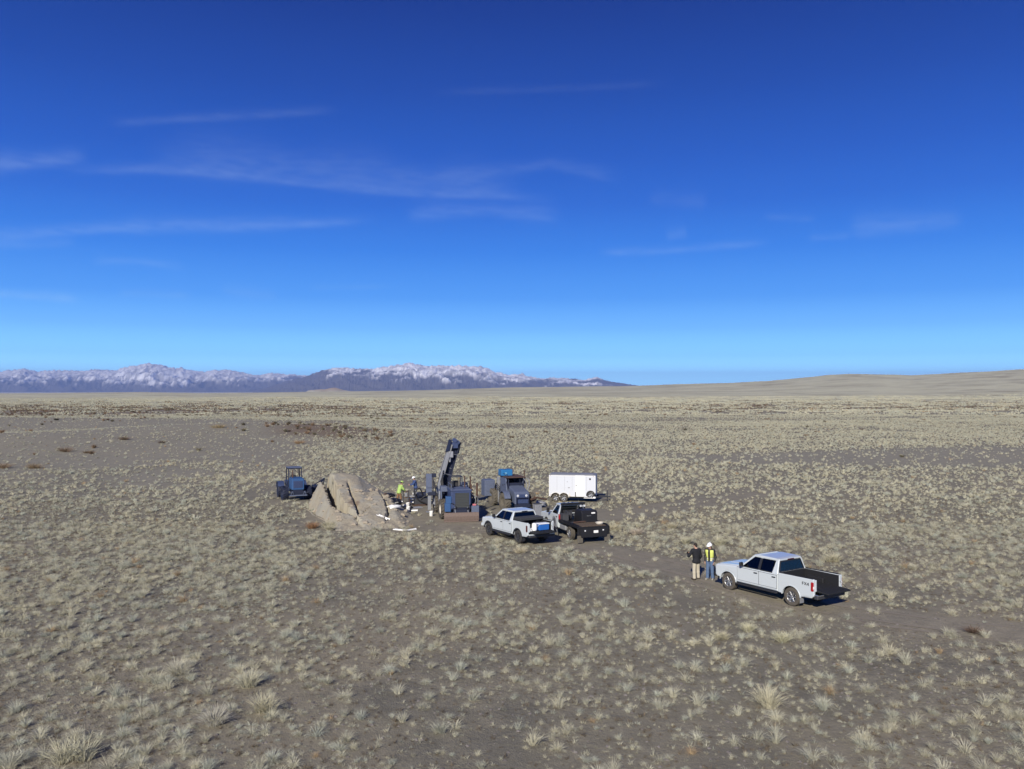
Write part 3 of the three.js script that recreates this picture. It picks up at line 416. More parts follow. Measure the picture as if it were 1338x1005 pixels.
{ const { t, tail, fl, rail, back } = truckB;
  part('folded_bed_cover', [0, 1, 2].map((k) => box(.78, .05, 1.7, back - .45, rail + .05 + k * .055, 0, .02)), M.tonneau, t);
  const c = thing('cooler', 'blue cooler with white lid standing on the lowered tailgate end of the bed', 'cooler', mid_.at(tail + .12, fl + .05, .22), mid_.turn);
  part('tub', [box(.42, .36, .72, 0, .18, 0, .04)], M.coolerBlue, c); part('lid', [box(.45, .07, .75, 0, .395, 0, .03)], M.coolerWhite, c); parts('handle', [-1, 1].map((q) => tube([[-.1, .3, q * .36], [-.08, .27, q * .41], [.08, .27, q * .41], [.1, .3, q * .36]], .012)), M.coolerWhite, c);
  const j = thing('water_jug', 'white round water jug beside the blue cooler on the tailgate', 'jug', mid_.at(tail + .1, fl + .05, -.40), mid_.turn);
  part('body', lathe([[0, 0], [.15, 0], [.16, .03], [.16, .36], [.14, .4]], 20), M.pvc, j); part('lid', lathe([[.15, .39], [.15, .44], [.06, .47], [0, .47]], 20), M.coolerWhite, j); part('spout', [bar([-.15, .06, 0], [-.21, .06, 0], .015)], M.coolerBlue, j);
  const k = thing('tool_crate', 'low white crate at the left corner of the cooler-laden bed', 'crate', mid_.at(tail + .28, fl + .045, -.62), mid_.turn);
  part('tray', [box(.5, .02, .3, 0, .02, 0, .005), box(.5, .2, .02, 0, .1, .15, .005), box(.5, .2, .02, 0, .1, -.15, .005), box(.02, .2, .3, .25, .1, 0, .005), box(.02, .2, .3, -.25, .1, 0, .005)], M.pvc, k);
  const d = thing('tool_bag', 'black bag slumped behind the cooler in the bed', 'bag', mid_.at(tail + .65, fl + .04, .25), mid_.turn);
  part('body', [new THREE.SphereGeometry(.32, 16, 10).scale(1.1, .75, 1.6).translate(0, .2, 0)], M.tonneau, d); part('strap', [tube([[0, .35, -.3], [0, .52, 0], [0, .35, .3]], .02)], M.black, d);
}

// ---------------------------------------------------------------- white cab with black flatbed service body
{
  const rear = G(776, 709.5), turn = Math.atan2(.94, -.34), c = Math.cos(turn), s = Math.sin(turn), TAIL = -3.35;
  const pos = [rear[0] - TAIL * c, 0, rear[2] + TAIL * s], t = thing('flatbed_truck', 'white-cab service truck with black flatbed body, mud flaps and licence plate', 'service truck', pos, turn);
  const at = (x, y, z) => [pos[0] + x * c + z * s, y, pos[2] - x * s + z * c];
  const fx = 2.15, rx = -1.75, R = .42, W = .99, low = .52, belt = 1.36, top = 2.02, cowl = 1.3, back = .0, ar = R + .09, nose = fx + .95;
  const b = new THREE.Shape(); b.moveTo(back, low); b.lineTo(fx - ar, low); b.absarc(fx, R, ar, Math.PI - .18, .2, true); b.lineTo(nose, .6); b.lineTo(nose, 1.14); b.lineTo(nose - .1, 1.2); b.lineTo(cowl, belt - .04); b.lineTo(cowl - .2, belt); b.lineTo(back, belt); b.lineTo(back, low);
  part('body', [side(b, -W, W, .045, 3)], M.white, t);
  part('hood', [box(1.4, .04, 1.6, 2.2, 1.285, 0, .015, 0, 0, -.07)], M.white, t);
  part('front_bumper', [box(.18, .3, 2.0, nose + .08, .62, 0, .05), box(.05, .5, 1.3, nose + .12, .95, 0, .02)], M.black, t);
  for (const q of [-1, 1]) part('headlight', [box(.1, .2, .28, nose, .98, q * .8, .03)], M.lampGlass, t);
  const zt = .76, zb = .955, yT = top - .06, aT = cowl - .6, cT = back + .08, zAt = (y) => lerp(zb, zt, (y - belt) / (yT - belt));
  const cab = [];
  for (const q of [-1, 1]) { const p = (x, y) => [x, y, q * zAt(y)]; cab.push(beam(p(cowl - .1, belt - .03), p(aT, yT), .09, .07, .025), beam(p(back + .07, belt - .03), p(cT + .03, yT), .16, .08, .03), beam(p(aT, yT), p(cT, yT), .09, .09, .03)); }
  cab.push(beam([aT, yT, -zt], [aT, yT, zt], .09, .07, .02), beam([cT, yT, -zt], [cT, yT, zt], .1, .09, .03), box(.06, .2, 1.86, back, belt, 0, .02)); part('cab', cab, M.white, t);
  part('roof', [box(aT - cT + .2, .1, 2 * zt + .1, (aT + cT) / 2, top - .04, 0, .045)], M.white, t);
  parts('marker_light', [-.3, 0, .3].map((z) => box(.1, .05, .1, aT - .05, top + .025, z, .02)), M.workBlue, t);
  for (const q of [-1, 1]) {
    const p = (x, y) => [x, y, q * (zAt(y) + .014)];
    part('window', [slab([p(cowl - .16, belt + .03), p(back + .18, belt + .03), p(back + .17, yT - .06), p(aT - .02, yT - .06)], .008)], M.darkGlass, t);
    const d = part('door', [slab([[cowl + .2, low + .1, q * (W + .003)], [back + .1, low + .1, q * (W + .003)], [back + .1, belt - .03, q * (W + .003)], [cowl + .15, belt - .03, q * (W + .003)]], .016)], M.white, t);
    part('handle', [box(.2, .05, .04, back + .28, belt - .16, q * (W + .03), .015)], M.black, d);
    const seal = new THREE.Shape(); for (let k = 0; k <= 40; k++) { const a = k / 40 * 6.283; seal.lineTo(.30 * Math.cos(a) + .72, .24 * Math.sin(a) + .95); } const g = new THREE.ExtrudeGeometry(seal, { depth: .004, bevelEnabled: false }); g.translate(0, 0, q > 0 ? W + .012 : -W - .016); part('door_seal', g, M.steel, d);
    part('mirror', [box(.1, .3, .2, cowl - .05, belt + .16, q * (zb + .26), .03), bar([cowl - .1, belt + .05, q * zb], [cowl - .05, belt + .1, q * (zb + .2)], .02)], M.black, t);
    wheel(t, fx, R, q * (W - .15), R, .28, R * .55, M.dustyRubber, M.alloy, 5, q);
    wheel(t, rx, R, q * (W - .13), R, .27, R * .55, M.dustyRubber, M.alloy, 5, q);
    part('running_board', [box(1.5, .06, .2, .75, low - .06, q * (W - .02), .02)], M.black, t);
    part('fuel_tank', [box(.9, .3, .3, -.55, .62, q * .8, .05)], M.greySteel, t);
  }
  part('windshield', [slab([[cowl - .04, belt, -.88], [aT + .04, yT - .02, -.7], [aT + .04, yT - .02, .7], [cowl - .04, belt, .88]], .008)], M.glass, t);
  part('seat', [box(.5, .2, 1.4, .5, 1.0, 0, .06), box(.16, .6, 1.4, .22, 1.35, 0, .06, 0, 0, .15)], M.seat, t);
  part('underbody', [box(5.6, .3, 1.1, -.1, .55, 0, .04), cylX(.06, 1.6, rx, R, 0, 'z'), cylX(.06, 1.6, fx, R, 0, 'z')], M.underbody, t);
  // black flatbed
  part('deck', [box(3.25, .1, 2.06, -1.72, 1.0, 0, .015), ...[-1, 1].map((q) => box(3.25, .17, .06, -1.72, 1.0, q * 1.02, .015)), ...[-1, 1].map((q) => box(3.0, .05, .06, -1.75, 1.12, q * .98, .015))], M.black, t);
  for (let k = 0; k < 7; k++) part('plank', [box(1.5, .04, .19, -2.6, 1.07, -.72 + k * .24, .006)], M.plank, t);
  const rack = [-1, 1].map((q) => beam([-.12, 1.05, q * .93], [-.12, 2.06, q * .80], .07, .07, .015)); for (let k = 0; k < 5; k++) rack.push(beam([-.12, 1.2 + k * .205, -.9 + k * .024], [-.12, 1.2 + k * .205, .9 - k * .024], .05, .045, .01)); rack.push(box(.12, .1, 1.72, -.1, 2.08, 0, .02));
  part('headache_rack', rack, M.black, t);
  parts('work_lamp', [.52, .78].map((z) => cylX(.07, .06, -.2, 1.9, z, 'x', 14)), M.lampGlass, t);
  part('hose_reel', [cylX(.3, .06, -.42, 1.4, -.62, 'z', 20), cylX(.3, .06, -.42, 1.4, -.34, 'z', 20), cylX(.2, .24, -.42, 1.4, -.48, 'z', 20)], M.darkSteel, t);
  part('side_toolbox', [box(.62, .42, .4, -.52, 1.27, -.80, .03), box(.64, .03, .42, -.52, 1.49, -.80, .01)], M.tonneau, t);
  part('red_can', [box(.2, .34, .24, -.2, 1.25, -.93, .04)], M.redLens, t);
  part('tail_apron', [slab([[-3.36, .38, -.86], [-3.36, .38, .86], [-3.36, .98, 1.02], [-3.36, .98, -1.02]], .05), box(.07, .07, 2.1, -3.37, 1.01, 0, .02), box(.09, .06, 1.5, -3.38, .42, 0, .015)], M.black, t);
  parts('tail_lamp', [-.62, .62].map((z) => box(.03, .09, .1, -3.40, .8, z, .015)), M.lampGlass, t);
  part('licence_plate', [box(.015, .16, .31, -3.397, .72, .12, .004)], M.pvc, t);
  for (const q of [-1, 1]) { part('mud_flap_bracket', [slab([[-3.3, .35, q * .78], [-3.3, .35, q * 1.1], [-3.3, .98, q * 1.08], [-3.3, .98, q * .85]], .03), beam([-3.3, .12, q * 1.1], [-3.3, 1.0, q * 1.09], .03, .03, .006)], M.black, t); part('mud_flap', [slab([[-3.31, .06, q * .74], [-3.31, .06, q * 1.12], [-3.31, .50, q * 1.12], [-3.31, .50, q * .74]], .02), ...[0, 1, 2].map((k) => box(.012, .02, .2, -3.325, .14 + k * .12, q * .93, .004))], M.mudRubber, t); }
  // welded black tool skid on the deck
  const w = thing('tool_skid', 'large black steel box with sloping side standing on the flatbed', 'tool box', at(-1.35, 1.05, .30), turn);
  const sh = poly([[-.62, 0], [-.62, .62], [-.5, .76], [.35, .76], [.62, .4], [.62, 0]]); part('body', [side(sh, -.5, .6, .03, 2)], M.black, w); part('lid', [box(.86, .03, 1.0, -.07, .775, .05, .01)], M.trim, w); part('label_plate', [box(.012, .09, .26, -.625, .62, .3, .003)], M.pvc, w); part('handle', [tube([[-.62, .45, -.15], [-.67, .45, -.12], [-.67, .45, .12], [-.62, .45, .15]], .012)], M.steel, w);
  const pipe = thing('steel_pipe', 'dark steel pipe lying across the front of the flatbed planks', 'pipe', at(-2.05, 1.15, -.1), turn); part('pipe', [bar([-.1, 0, -.85], [.25, .0, .8], .045, .045, 12)], M.rust, pipe); part('coupling', [bar([-.1, 0, -.9], [-.08, 0, -.8], .06, .06, 12)], M.darkSteel, pipe);
  const coil = thing('rope_coil', 'tan rope coil lying on the flatbed planks near the tail', 'rope', at(-2.85, 1.12, .62), turn); part('coil', [0, 1, 2].map((k) => new THREE.TorusGeometry(.2 + .02 * k, .022, 6, 26).rotateX(Math.PI / 2).translate(0, .0 + k * .035, 0)), M.cream, coil); part('loose_end', [tube([[.22, 0, 0], [.35, 0, .1], [.42, 0, -.05]], .02)], M.cream, coil);
  for (const k of [-2.8, -1.5, -.2, 1.2, 2.4]) { const p = at(k, 0, 0); blockers.push([p[0], p[2], 1.15]); }
}

// ---------------------------------------------------------------- enclosed cargo trailer, local x towards the tongue
{
  const turn = Math.atan2(-.17, .985), c = Math.cos(turn), s = Math.sin(turn), L = 3.95, mid = [5.13, -73.8], pos = [mid[0] - 1.05 * s, 0, mid[1] - 1.05 * c];
  const t = thing('cargo_trailer', 'white enclosed twin-axle cargo trailer standing behind the trucks', 'trailer', pos, turn);
  const W = 1.05, y0 = .46, y1 = 2.27, r = .33, w1 = -1.42, w2 = -.72;
  const sh = new THREE.Shape(); sh.moveTo(-L / 2, y0); sh.lineTo(w1 - .4, y0); for (const w of [w1, w2]) { sh.absarc(w, r + .08, .375, Math.PI - .13, .13, true); } sh.lineTo(w2 + .38, y0); sh.lineTo(1.2, y0); sh.lineTo(1.2, y0 + .02); sh.absarc(1.57, .62, .37, Math.PI, .35, true); sh.lineTo(L / 2, y0 + .3); sh.lineTo(L / 2, y1); sh.lineTo(-L / 2, y1);
  part('body', [side(sh, .02, W, .03, 2), side(poly([[-L / 2, y0], [L / 2, y0], [L / 2, y1], [-L / 2, y1]]), -W, -.02, .03, 2), box(L, y1 - y0 - .3, .2, 0, (y0 + y1) / 2 + .12, 0, .01)], M.whiteBox, t);
  part('roof', [box(L + .02, .05, 2 * W + .02, 0, y1 + .02, 0, .02), box(L - .4, .03, 1.2, 0, y1 + .05, 0, .012)], M.greySteel, t);
  part('trim_rail', [box(L, .06, .02, 0, y1 - .05, W + .008, .006), box(L * .42, .06, .02, L * .12, y0 + .04, W + .008, .006), ...[-1, 1].flatMap((q) => [box(.05, y1 - y0 - (q > 0 ? .32 : 0), .05, q * (L / 2 - .005), (y1 + y0) / 2 + (q > 0 ? .16 : 0), W - .01, .015)])], M.whiteDoor, t);
  const d = part('side_door', [box(.82, 1.72, .03, .66, 1.42, W + .012, .012)], M.whiteDoor, t);
  part('latch', [box(.07, .42, .03, .29, .66, W + .035, .01), box(.12, .04, .03, .36, 1.4, W + .035, .01)], M.darkSteel, d);
  part('vent', [box(.15, .15, .03, 1.52, 1.98, W + .01, .03), ...[0, 1, 2].map((k) => box(.13, .02, .02, 1.52, 1.94 + k * .04, W + .027, .004))], M.trim, t);
  parts('side_mark', [box(.1, .05, .012, -.42, 1.72, W + .006, .003), box(.16, .09, .012, -.28, 1.22, W + .006, .003)], M.steel, t);
  parts('fender', [arch((w1 + w2) / 2 - .36, r, .43, .03, W - .02, W + .05, .5, Math.PI - .1), arch((w1 + w2) / 2 + .36, r, .43, .03, W - .02, W + .05, .1, Math.PI - .5), side(poly([[w2 + .48, y0 + .3], [w2 + .62, y0 + .02], [w2 + .42, y0 + .02]]), W, W + .03, .005, 1)], M.cream, t);
  for (const q of [-1, 1]) for (const x of [w1, w2]) wheel(t, x, r, q * (W - .12), r, .2, r * .62, M.dustyRubber, M.alloy, 5, q);
  wheel(t, 1.58, .63, W - .13, .33, .2, .2, M.rubber, M.alloy, 5, 1);
  part('frame', [box(L - .1, .12, 1.9, 0, y0 - .07, 0, .02), cylX(.04, 1.8, w1, r, 0, 'z'), cylX(.04, 1.8, w2, r, 0, 'z')], M.underbody, t);
  part('tongue', [beam([L / 2 - .1, .4, .7], [L / 2 + 1.2, .42, 0], .08, .1), beam([L / 2 - .1, .4, -.7], [L / 2 + 1.2, .42, 0], .08, .1), cylX(.04, .9, L / 2 + .95, .5, 0)], M.darkSteel, t);
  parts('marker_lamp', [[-L / 2 + .12, y1 - .05], [L / 2 - .15, y1 - .05], [-L / 2 + .12, y0 + .12], [.25, y0 + .1]].map(([x, y]) => box(.06, .03, .02, x, y, W + .02, .008)), std(rgb(.3, .1, .03), .3), t);
  parts('panel_seam', [-1.3, -.65, 0, 1.22].map((x) => box(.012, 1.25, .006, x, 1.6, W + .001, .001)), M.greySteel, t);
  part('step_plate', [box(1.0, .05, .26, 1.5, .38, W + .02, .02), box(.2, .14, .2, 1.9, .42, W + .02, .03)], M.pvc, t);
  for (const k of [-1.6, -.5, .6, 1.7]) blockers.push([pos[0] + k * c, pos[2] - k * s, 1.15]);
}

// ---------------------------------------------------------------- big lugged wheels for the tracked-out field machines
const lugCache = {};
function bigWheel(parent, x, y, z, r, w, out, mat, rimMat, turn = 0) {
  const key = `${r},${w}`;
  lugCache[key] ??= (() => { const h = w / 2, gs = [lathe([[r * .5, -h * .8], [r * .6, -h], [r * .86, -h * 1.02], [r * .94, -h * .8], [r * .95, 0], [r * .94, h * .8], [r * .86, h * 1.02], [r * .6, h], [r * .5, h * .8]], 32).rotateX(Math.PI / 2)];
    for (let k = 0; k < 18; k++) for (const q of [-1, 1]) { const a = (k + (q > 0 ? .5 : 0)) / 18 * 6.283, g = box(.075, .07, h * 1.12, 0, r * .955, q * h * .5, .012, 0, q * .62, 0); g.rotateZ(-a); gs.push(g); } return flat(gs); })();
  const g = new THREE.Group(); g.name = 'wheel'; g.position.set(x, y, z); g.rotation.y = turn; parent.add(g);
  part('tyre', lugCache[key], mat, g);
  part('rim', [lathe([[r * .5, -w * .4], [r * .52, -w * .42], [r * .52, w * .42], [r * .5, w * .4], [r * .44, w * .3 * out], [r * .3, w * .12 * out], [r * .12, w * .16 * out], [0, w * .2 * out]], 24).rotateX(Math.PI / 2), ...Array.from({ length: 8 }, (_, k) => cylX(.02, .04, Math.cos(k * .785) * r * .2, Math.sin(k * .785) * r * .2, w * .17 * out, 'z', 6))], rimMat, g);
  return g;
}

// ---------------------------------------------------------------- small blue articulated tractor left of the pile
{
  const turn = Math.atan2(-.917, .4), wr = G(372.5, 653.5), r = [-.917, 0, .4], f = [.4, 0, .917], pos = [wr[0] - r[0] * .95 - f[0] * 1.2, 0, wr[2] - r[2] * .95 - f[2] * 1.2];
  const t = thing('tractor', 'small blue articulated tractor with roll cage standing left of the dirt pile', 'tractor', pos, turn);
  for (const x of [1.2, -1.3]) for (const q of [-1, 1]) bigWheel(t, x, .62, q * .98, .62, .5, q, M.night, M.night, x > 0 ? .06 : -.04);
  part('hood', [box(1.5, .95, 1.06, 1.45, 1.42, 0, .06), box(1.46, .05, .9, 1.43, 1.92, 0, .02)], M.blue, t);
  part('grille', [box(.03, .6, .78, 2.21, 1.42, 0, .02), ...Array.from({ length: 6 }, (_, k) => box(.02, .05, .7, 2.228, 1.2 + k * .09, 0, .006))], M.navy, t);
  part('front_frame', [box(2.4, .35, .8, 1.1, .78, 0, .04), box(.2, .3, 1.3, 2.3, .72, 0, .04)], M.night, t);
  parts('tow_hook', [-.52, .52].map((z) => tube([[2.36, .5, z - .12], [2.5, .6, z - .1], [2.5, .85, z], [2.5, .6, z + .1], [2.36, .5, z + .12]], .03)), M.slate, t);
  part('bumper', [box(.12, .12, 1.5, 2.42, .5, 0, .03)], M.slate, t);
  part('rear_frame', [box(1.9, .5, .85, -1.1, .85, 0, .04), box(1.2, .4, 1.0, -1.4, 1.25, 0, .06)], M.navy, t);
  part('operator_platform', [box(1.2, .1, 1.15, .1, 1.15, 0, .02), box(.06, .7, 1.0, .68, 1.5, 0, .02)], M.night, t);
  part('seat', [box(.45, .14, .45, -.1, 1.5, 0, .05), box(.13, .5, .45, -.34, 1.78, 0, .05), bar([.3, 1.2, 0], [.42, 1.8, 0], .03), new THREE.TorusGeometry(.17, .02, 6, 18).rotateY(1.2).translate(.42, 1.82, 0)], M.seat, t);
  const cage = []; for (const q of [-1, 1]) { cage.push(beam([.72, 1.2, q * .58], [.62, 2.66, q * .55], .08, .08, .015), beam([-.55, 1.2, q * .58], [-.5, 2.66, q * .55], .09, .09, .015), beam([.62, 2.66, q * .55], [-.5, 2.66, q * .55], .09, .08, .015), beam([.64, 2.5, q * .56], [1.1, 1.9, q * .5], .045, .045, .01)); } cage.push(beam([.62, 2.66, -.55], [.62, 2.66, .55], .08, .08, .015), beam([-.5, 2.66, -.55], [-.5, 2.66, .55], .08, .08, .015), beam([.66, 2.0, -.57], [.64, 2.6, .1], .04, .04, .01));
  part('roll_cage', cage, M.night, t);
  part('canopy', [box(1.3, .06, 1.22, .06, 2.73, 0, .025)], M.slate, t);
  part('exhaust_pipe', [cylX(.045, .7, 1.5, 2.25, .35), cylX(.06, .35, 1.5, 2.1, .35)], M.rust, t);
  for (const q of [-1, 1]) parts('fender', [side((() => { const s = new THREE.Shape(); s.absarc(-1.3, .62, .80, .5, Math.PI - .3, false); s.absarc(-1.3, .62, .76, Math.PI - .3, .5, true); return s; })(), q * .98 - .27, q * .98 + .27, .01, 1)], M.navy, t);
  part('side_boom', [beam([.9, .9, -1.3], [.7, 1.05, -2.0], .16, .14, .02), beam([.7, 1.05, -2.0], [.4, 1.72, -2.62], .13, .12, .02), beam([.4, 1.72, -2.62], [.5, 1.05, -2.5], .09, .09, .02), bar([.8, 1.15, -1.6], [.5, 1.6, -2.45], .045)], M.night, t);
  part('side_bucket', [side(poly([[-.35, .3], [.45, .25], [.6, .6], [.45, 1.05], [-.2, 1.1], [-.42, .7]]), -2.35, -1.6, .03, 2), ...[0, 1, 2].map((k) => box(.1, .14, .1, .5, .25, -1.7 - k * .26, .02, 0, 0, .4))], M.night, t);
  for (const [a, b] of [[1.2, .95], [1.2, -.95], [-1.3, .95], [-1.3, -.95], [0, 0]]) { const p = [pos[0] + f[0] * a + r[0] * b, pos[2] + f[2] * a + r[2] * b]; blockers.push([...p, .8]); }
}

// ---------------------------------------------------------------- drill rig on an articulated carrier, blade down, mast up
{
  const turn = Math.atan2(-.98, .2), pos = [-4.37, 0, -66.15];
  const t = thing('drill_rig', 'blue articulated drill rig with leaning mast and steel blade', 'drill rig', pos, turn);
  for (const x of [1.75, -1.85]) for (const q of [-1, 1]) bigWheel(t, x, .74, q * 1.12, .74, .5, q, M.dustyRubber, M.cream, .05);
  part('hood', [box(2.1, 1.3, 1.5, 2.0, 1.53, -.05, .06), box(2.2, .07, 1.62, 1.98, 2.2, -.05, .03)], M.navy, t);
  part('hood_top', [box(2.1, .05, 1.5, 1.98, 2.26, -.05, .02)], M.slate, t);
  const gr = part('radiator_grille', [box(.05, 1.12, 1.02, 3.06, 1.5, -.12, .015)], M.grille, t);
  part('slat', Array.from({ length: 9 }, (_, k) => box(.03, .035, .98, 3.10, 1.02 + k * .12, -.12, .006)), M.grille, gr);
  part('grille_frame', [box(.09, .08, 1.3, 3.07, 2.09, -.12, .015), box(.09, .08, 1.3, 3.07, .91, -.12, .015), box(.09, 1.2, .1, 3.07, 1.5, .44, .015), box(.09, 1.2, .1, 3.07, 1.5, -.68, .015)], M.navy, t);
  parts('side_box', [box(.5, .62, .42, 2.85, 1.0, .92, .03), box(.52, .5, .4, 2.85, 1.55, .86, .03)], M.blue, t);
  parts('side_box', [box(.45, .55, .56, 2.95, .82, -1.08, .03)], M.slate, t);
  part('warning_sticker', [box(.01, .12, .26, 3.18, 1.18, -1.0, .002), box(.01, .12, .2, 3.15, 1.18, -.99, .002)], std(rgb(.5, .16, .18), .5), t);
  part('air_filter', [cylX(.16, .45, 1.5, 2.48, .45), cylX(.2, .06, 1.5, 2.7, .45)], M.darkSteel, t);
  part('hand_rail', [tube([[3.0, 2.25, .66], [3.0, 2.6, .66], [2.2, 2.62, .66], [1.2, 2.6, .66], [1.1, 2.25, .66]], .025), tube([[3.0, 2.25, -.78], [3.0, 2.6, -.78], [2.2, 2.62, -.78], [1.2, 2.6, -.78], [1.1, 2.25, -.78]], .025)].slice(0, 1), M.slate, t);
  part('step_ladder', [beam([1.0, .35, 1.32], [1.0, 1.95, 1.26], .05, .05), beam([.6, .35, 1.32], [.6, 1.95, 1.26], .05, .05), ...[0, 1, 2, 3].map((k) => beam([.6, .5 + k * .38, 1.31], [1.0, .5 + k * .38, 1.31], .04, .05))], M.steel, t);
  parts('blade_ram', [-.52, .42].map((z) => [bar([2.6, 1.3, z], [3.15, .9, z], .07, .07, 10), bar([3.1, .93, z], [3.52, .58, z], .04, .04, 10)]), M.steel, t);
  parts('front_hose', [[[3.1, .7, .3], [3.3, 1.0, .35], [3.2, 1.25, .5], [3.0, 1.3, .7]], [[3.1, .7, -.4], [3.35, .95, -.5], [3.2, 1.2, -.7], [3.0, 1.25, -.8]]].map((p) => tube(p, .03)), M.black, t);
  part('front_frame', [box(1.6, .4, .9, 2.5, .68, -.05, .04), ...[-1, 1].map((q) => beam([2.6, .6, q * .5], [3.55, .42, q * .6], .14, .14, .02))], M.night, t);
  const bs = poly([[3.5, .06], [3.56, .02], [3.62, .2], [3.66, .42], [3.64, .66], [3.58, .7], [3.56, .5], [3.54, .25]]); part('blade', [side(bs, -1.27, 1.27, .008, 1), box(.05, .1, 2.5, 3.56, .07, 0, .01)], M.bladeSteel, t);
  part('side_panel', [box(1.6, 1.45, .1, .35, 1.25, 1.16, .03), box(.9, .4, .5, .3, 2.08, .9, .04)], M.slate, t);
  part('center_frame', [box(2.6, .5, .9, -.2, .95, 0, .05), box(1.5, .9, 1.3, -.1, 1.5, -.1, .05)], M.night, t);
  part('rear_frame', [box(2.3, .45, 1.0, -2.0, .95, 0, .05), box(1.4, .5, 1.5, -2.2, 1.4, -.2, .05)], M.navy, t);
  const cage = []; for (const q of [-1, 1]) cage.push(beam([1.35, 2.2, .06 + q * .44], [1.3, 3.05, .06 + q * .42], .07, .07), beam([.3, 2.0, .06 + q * .44], [.35, 3.05, .06 + q * .42], .07, .07), beam([1.3, 3.05, .06 + q * .42], [.35, 3.05, .06 + q * .42], .07, .07)); cage.push(beam([1.3, 3.05, -.4], [1.3, 3.05, .52], .07, .07), beam([.35, 3.05, -.4], [.35, 3.05, .52], .07, .07));
  part('roll_cage', cage, M.night, t);
  part('seat', [box(.45, .14, .45, .7, 2.2, .05, .05), box(.13, .5, .45, .5, 2.45, .05, .05)], M.seat, t);
  part('exhaust_pipe', [cylX(.05, .9, 1.6, 2.7, -.52, 'y')], M.rust, t);
  // mast: an open channel, leaning to the machine's left and away
  const b0 = new THREE.Vector3(-1.75, .55, 1.10), b1 = new THREE.Vector3(-1.95, 5.2, -.22), ax = b1.clone().sub(b0).normalize(), zz = new THREE.Vector3(0, 0, 1), wide = zz.clone().sub(ax.clone().multiplyScalar(zz.dot(ax))).normalize(), deepv = ax.clone().cross(wide).normalize(); // deepv: which way the open side lies
  if (deepv.x < 0) deepv.negate();
  { const a = wide.clone(), b = deepv.clone(), ph = .5; wide.copy(a).multiplyScalar(Math.cos(ph)).addScaledVector(b, Math.sin(ph)); deepv.copy(b).multiplyScalar(Math.cos(ph)).addScaledVector(a, -Math.sin(ph)); }
  const len = b0.distanceTo(b1), at = (h, w, d) => b0.clone().addScaledVector(ax, h).addScaledVector(wide, w).addScaledVector(deepv, d).toArray(), hw = .37;
  const mast = new THREE.Group(); mast.name = 'mast'; t.add(mast);
  part('back_plate', [beam(at(0, 0, -.22), at(len, 0, -.22), .04, 2 * hw, .008)].map((g) => g), M.night, mast);
  const rail = (q) => [slab([at(0, q * hw, -.24), at(len, q * hw, -.24), at(len, q * hw, .2), at(0, q * hw, .2)], .05), beam(at(0, q * (hw - .03), .2), at(len, q * (hw - .03), .2), .11, .05, .01)];
  part('rail', rail(1), M.greySteel, mast); part('rail', rail(-1), M.night, mast);
  for (let k = 1; k < 8; k++) part('cross_bar', [beam(at(k * len / 8, -hw, -.05 + .0 * k), at(k * len / 8, hw, -.05), .06, .06, .01)], k === 5 ? M.greySteel : M.darkSteel, mast);
  parts('front_tie', [beam(at(len * .52, -hw - .02, .235), at(len * .52, hw + .02, .235), .06, .04, .008), beam(at(len * .86, -hw - .12, .24), at(len * .86, hw - .2, .24), .05, .04, .008)], M.steel, mast);
  part('crown_block', [box(.42, .5, .56, ...at(len + .02, 0, 0), .05), cylX(.17, .5, ...at(len + .38, .1, 0), 'x', 20), cylX(.17, .5, ...at(len + .3, -.2, 0), 'x', 20)], M.navy, mast);
  parts('crown_cheek', [-1, 1].map((q) => slab([at(len - .7, q * (hw + .1), -.25), at(len + .35, q * (hw + .1), -.25), at(len + .35, q * (hw + .1), .12), at(len - .5, q * (hw + .1), .22)], .04)), M.night, mast);
  part('rotary_head', [box(.34, .5, .34, ...at(len - .75, .16, .12), .05), cylX(.1, .5, ...at(len - 1.1, .16, .1), 'y', 14)], M.steel, mast);
  part('feed_cylinder', [bar(at(.5, -.08, -.05), at(len - .6, -.08, -.05), .05, .05, 10), bar(at(.2, .14, .05), at(len - 1, .14, .05), .035, .035, 10)], M.darkSteel, mast);
  parts('hoses', [0, 1, 2].map((k) => tube([at(.5, .1 + k * .05, .1), at(len * .35, .18 + k * .03, .16), at(len * .65, .12 + k * .04, .1), at(len - .9, .14, .1)], .018)), M.black, mast);
  part('cable_rack', [beam(at(.8, hw + .34, -.2), at(len - .8, hw + .07, -.2), .03, .03, .005), ...Array.from({ length: 11 }, (_, k) => { const h = 1 + k * .36; return beam(at(h, hw + .02, -.2), at(h, hw + .34 - k * .024, -.2), .025, .025, .004); })], M.greySteel, mast);
  parts('mast_brace', [beam([-.6, 1.3, .6], at(len * .42, hw * .3, -.2), .1, .1, .02), beam([-.6, 1.3, -.4], at(len * .42, -hw * .8, -.2), .1, .1, .02)], M.night, t);
  // operator side
  part('control_panel', [box(.18, 1.5, .46, -1.5, 2.3, 1.82, .03), box(.1, .05, .4, -1.4, 2.0, 1.82, .01)], M.slate, t);
  part('panel_frame', [beam([-1.55, .9, 1.5], [-1.55, 3.05, 1.5], .07, .07), beam([-1.55, 2.9, 1.25], [-1.55, 2.9, 2.0], .1, .3), box(.3, .28, .62, -1.5, 1.5, 1.6, .03)], M.night, t);
  parts('hydraulic_hoses', [0, 1, 2, 3].map((k) => tube([[-1.4, 2.6 - k * .1, 1.5], [-1.1, 2.2 - k * .2, 1.38 - k * .03], [-1.2, 1.5, 1.3], [-.9, 1.2, 1.1]], .025)), M.black, t);
  part('jack_leg', [box(.24, 1.15, .26, -1.5, .82, 1.78, .02), box(.5, .06, .5, -1.5, .09, 1.78, .02)], M.greySteel, t);
  part('jack_leg', [box(.2, 1.15, .2, -1.5, .82, -1.45, .02), box(.5, .06, .5, -1.5, .09, -1.45, .02)], M.greySteel, t);
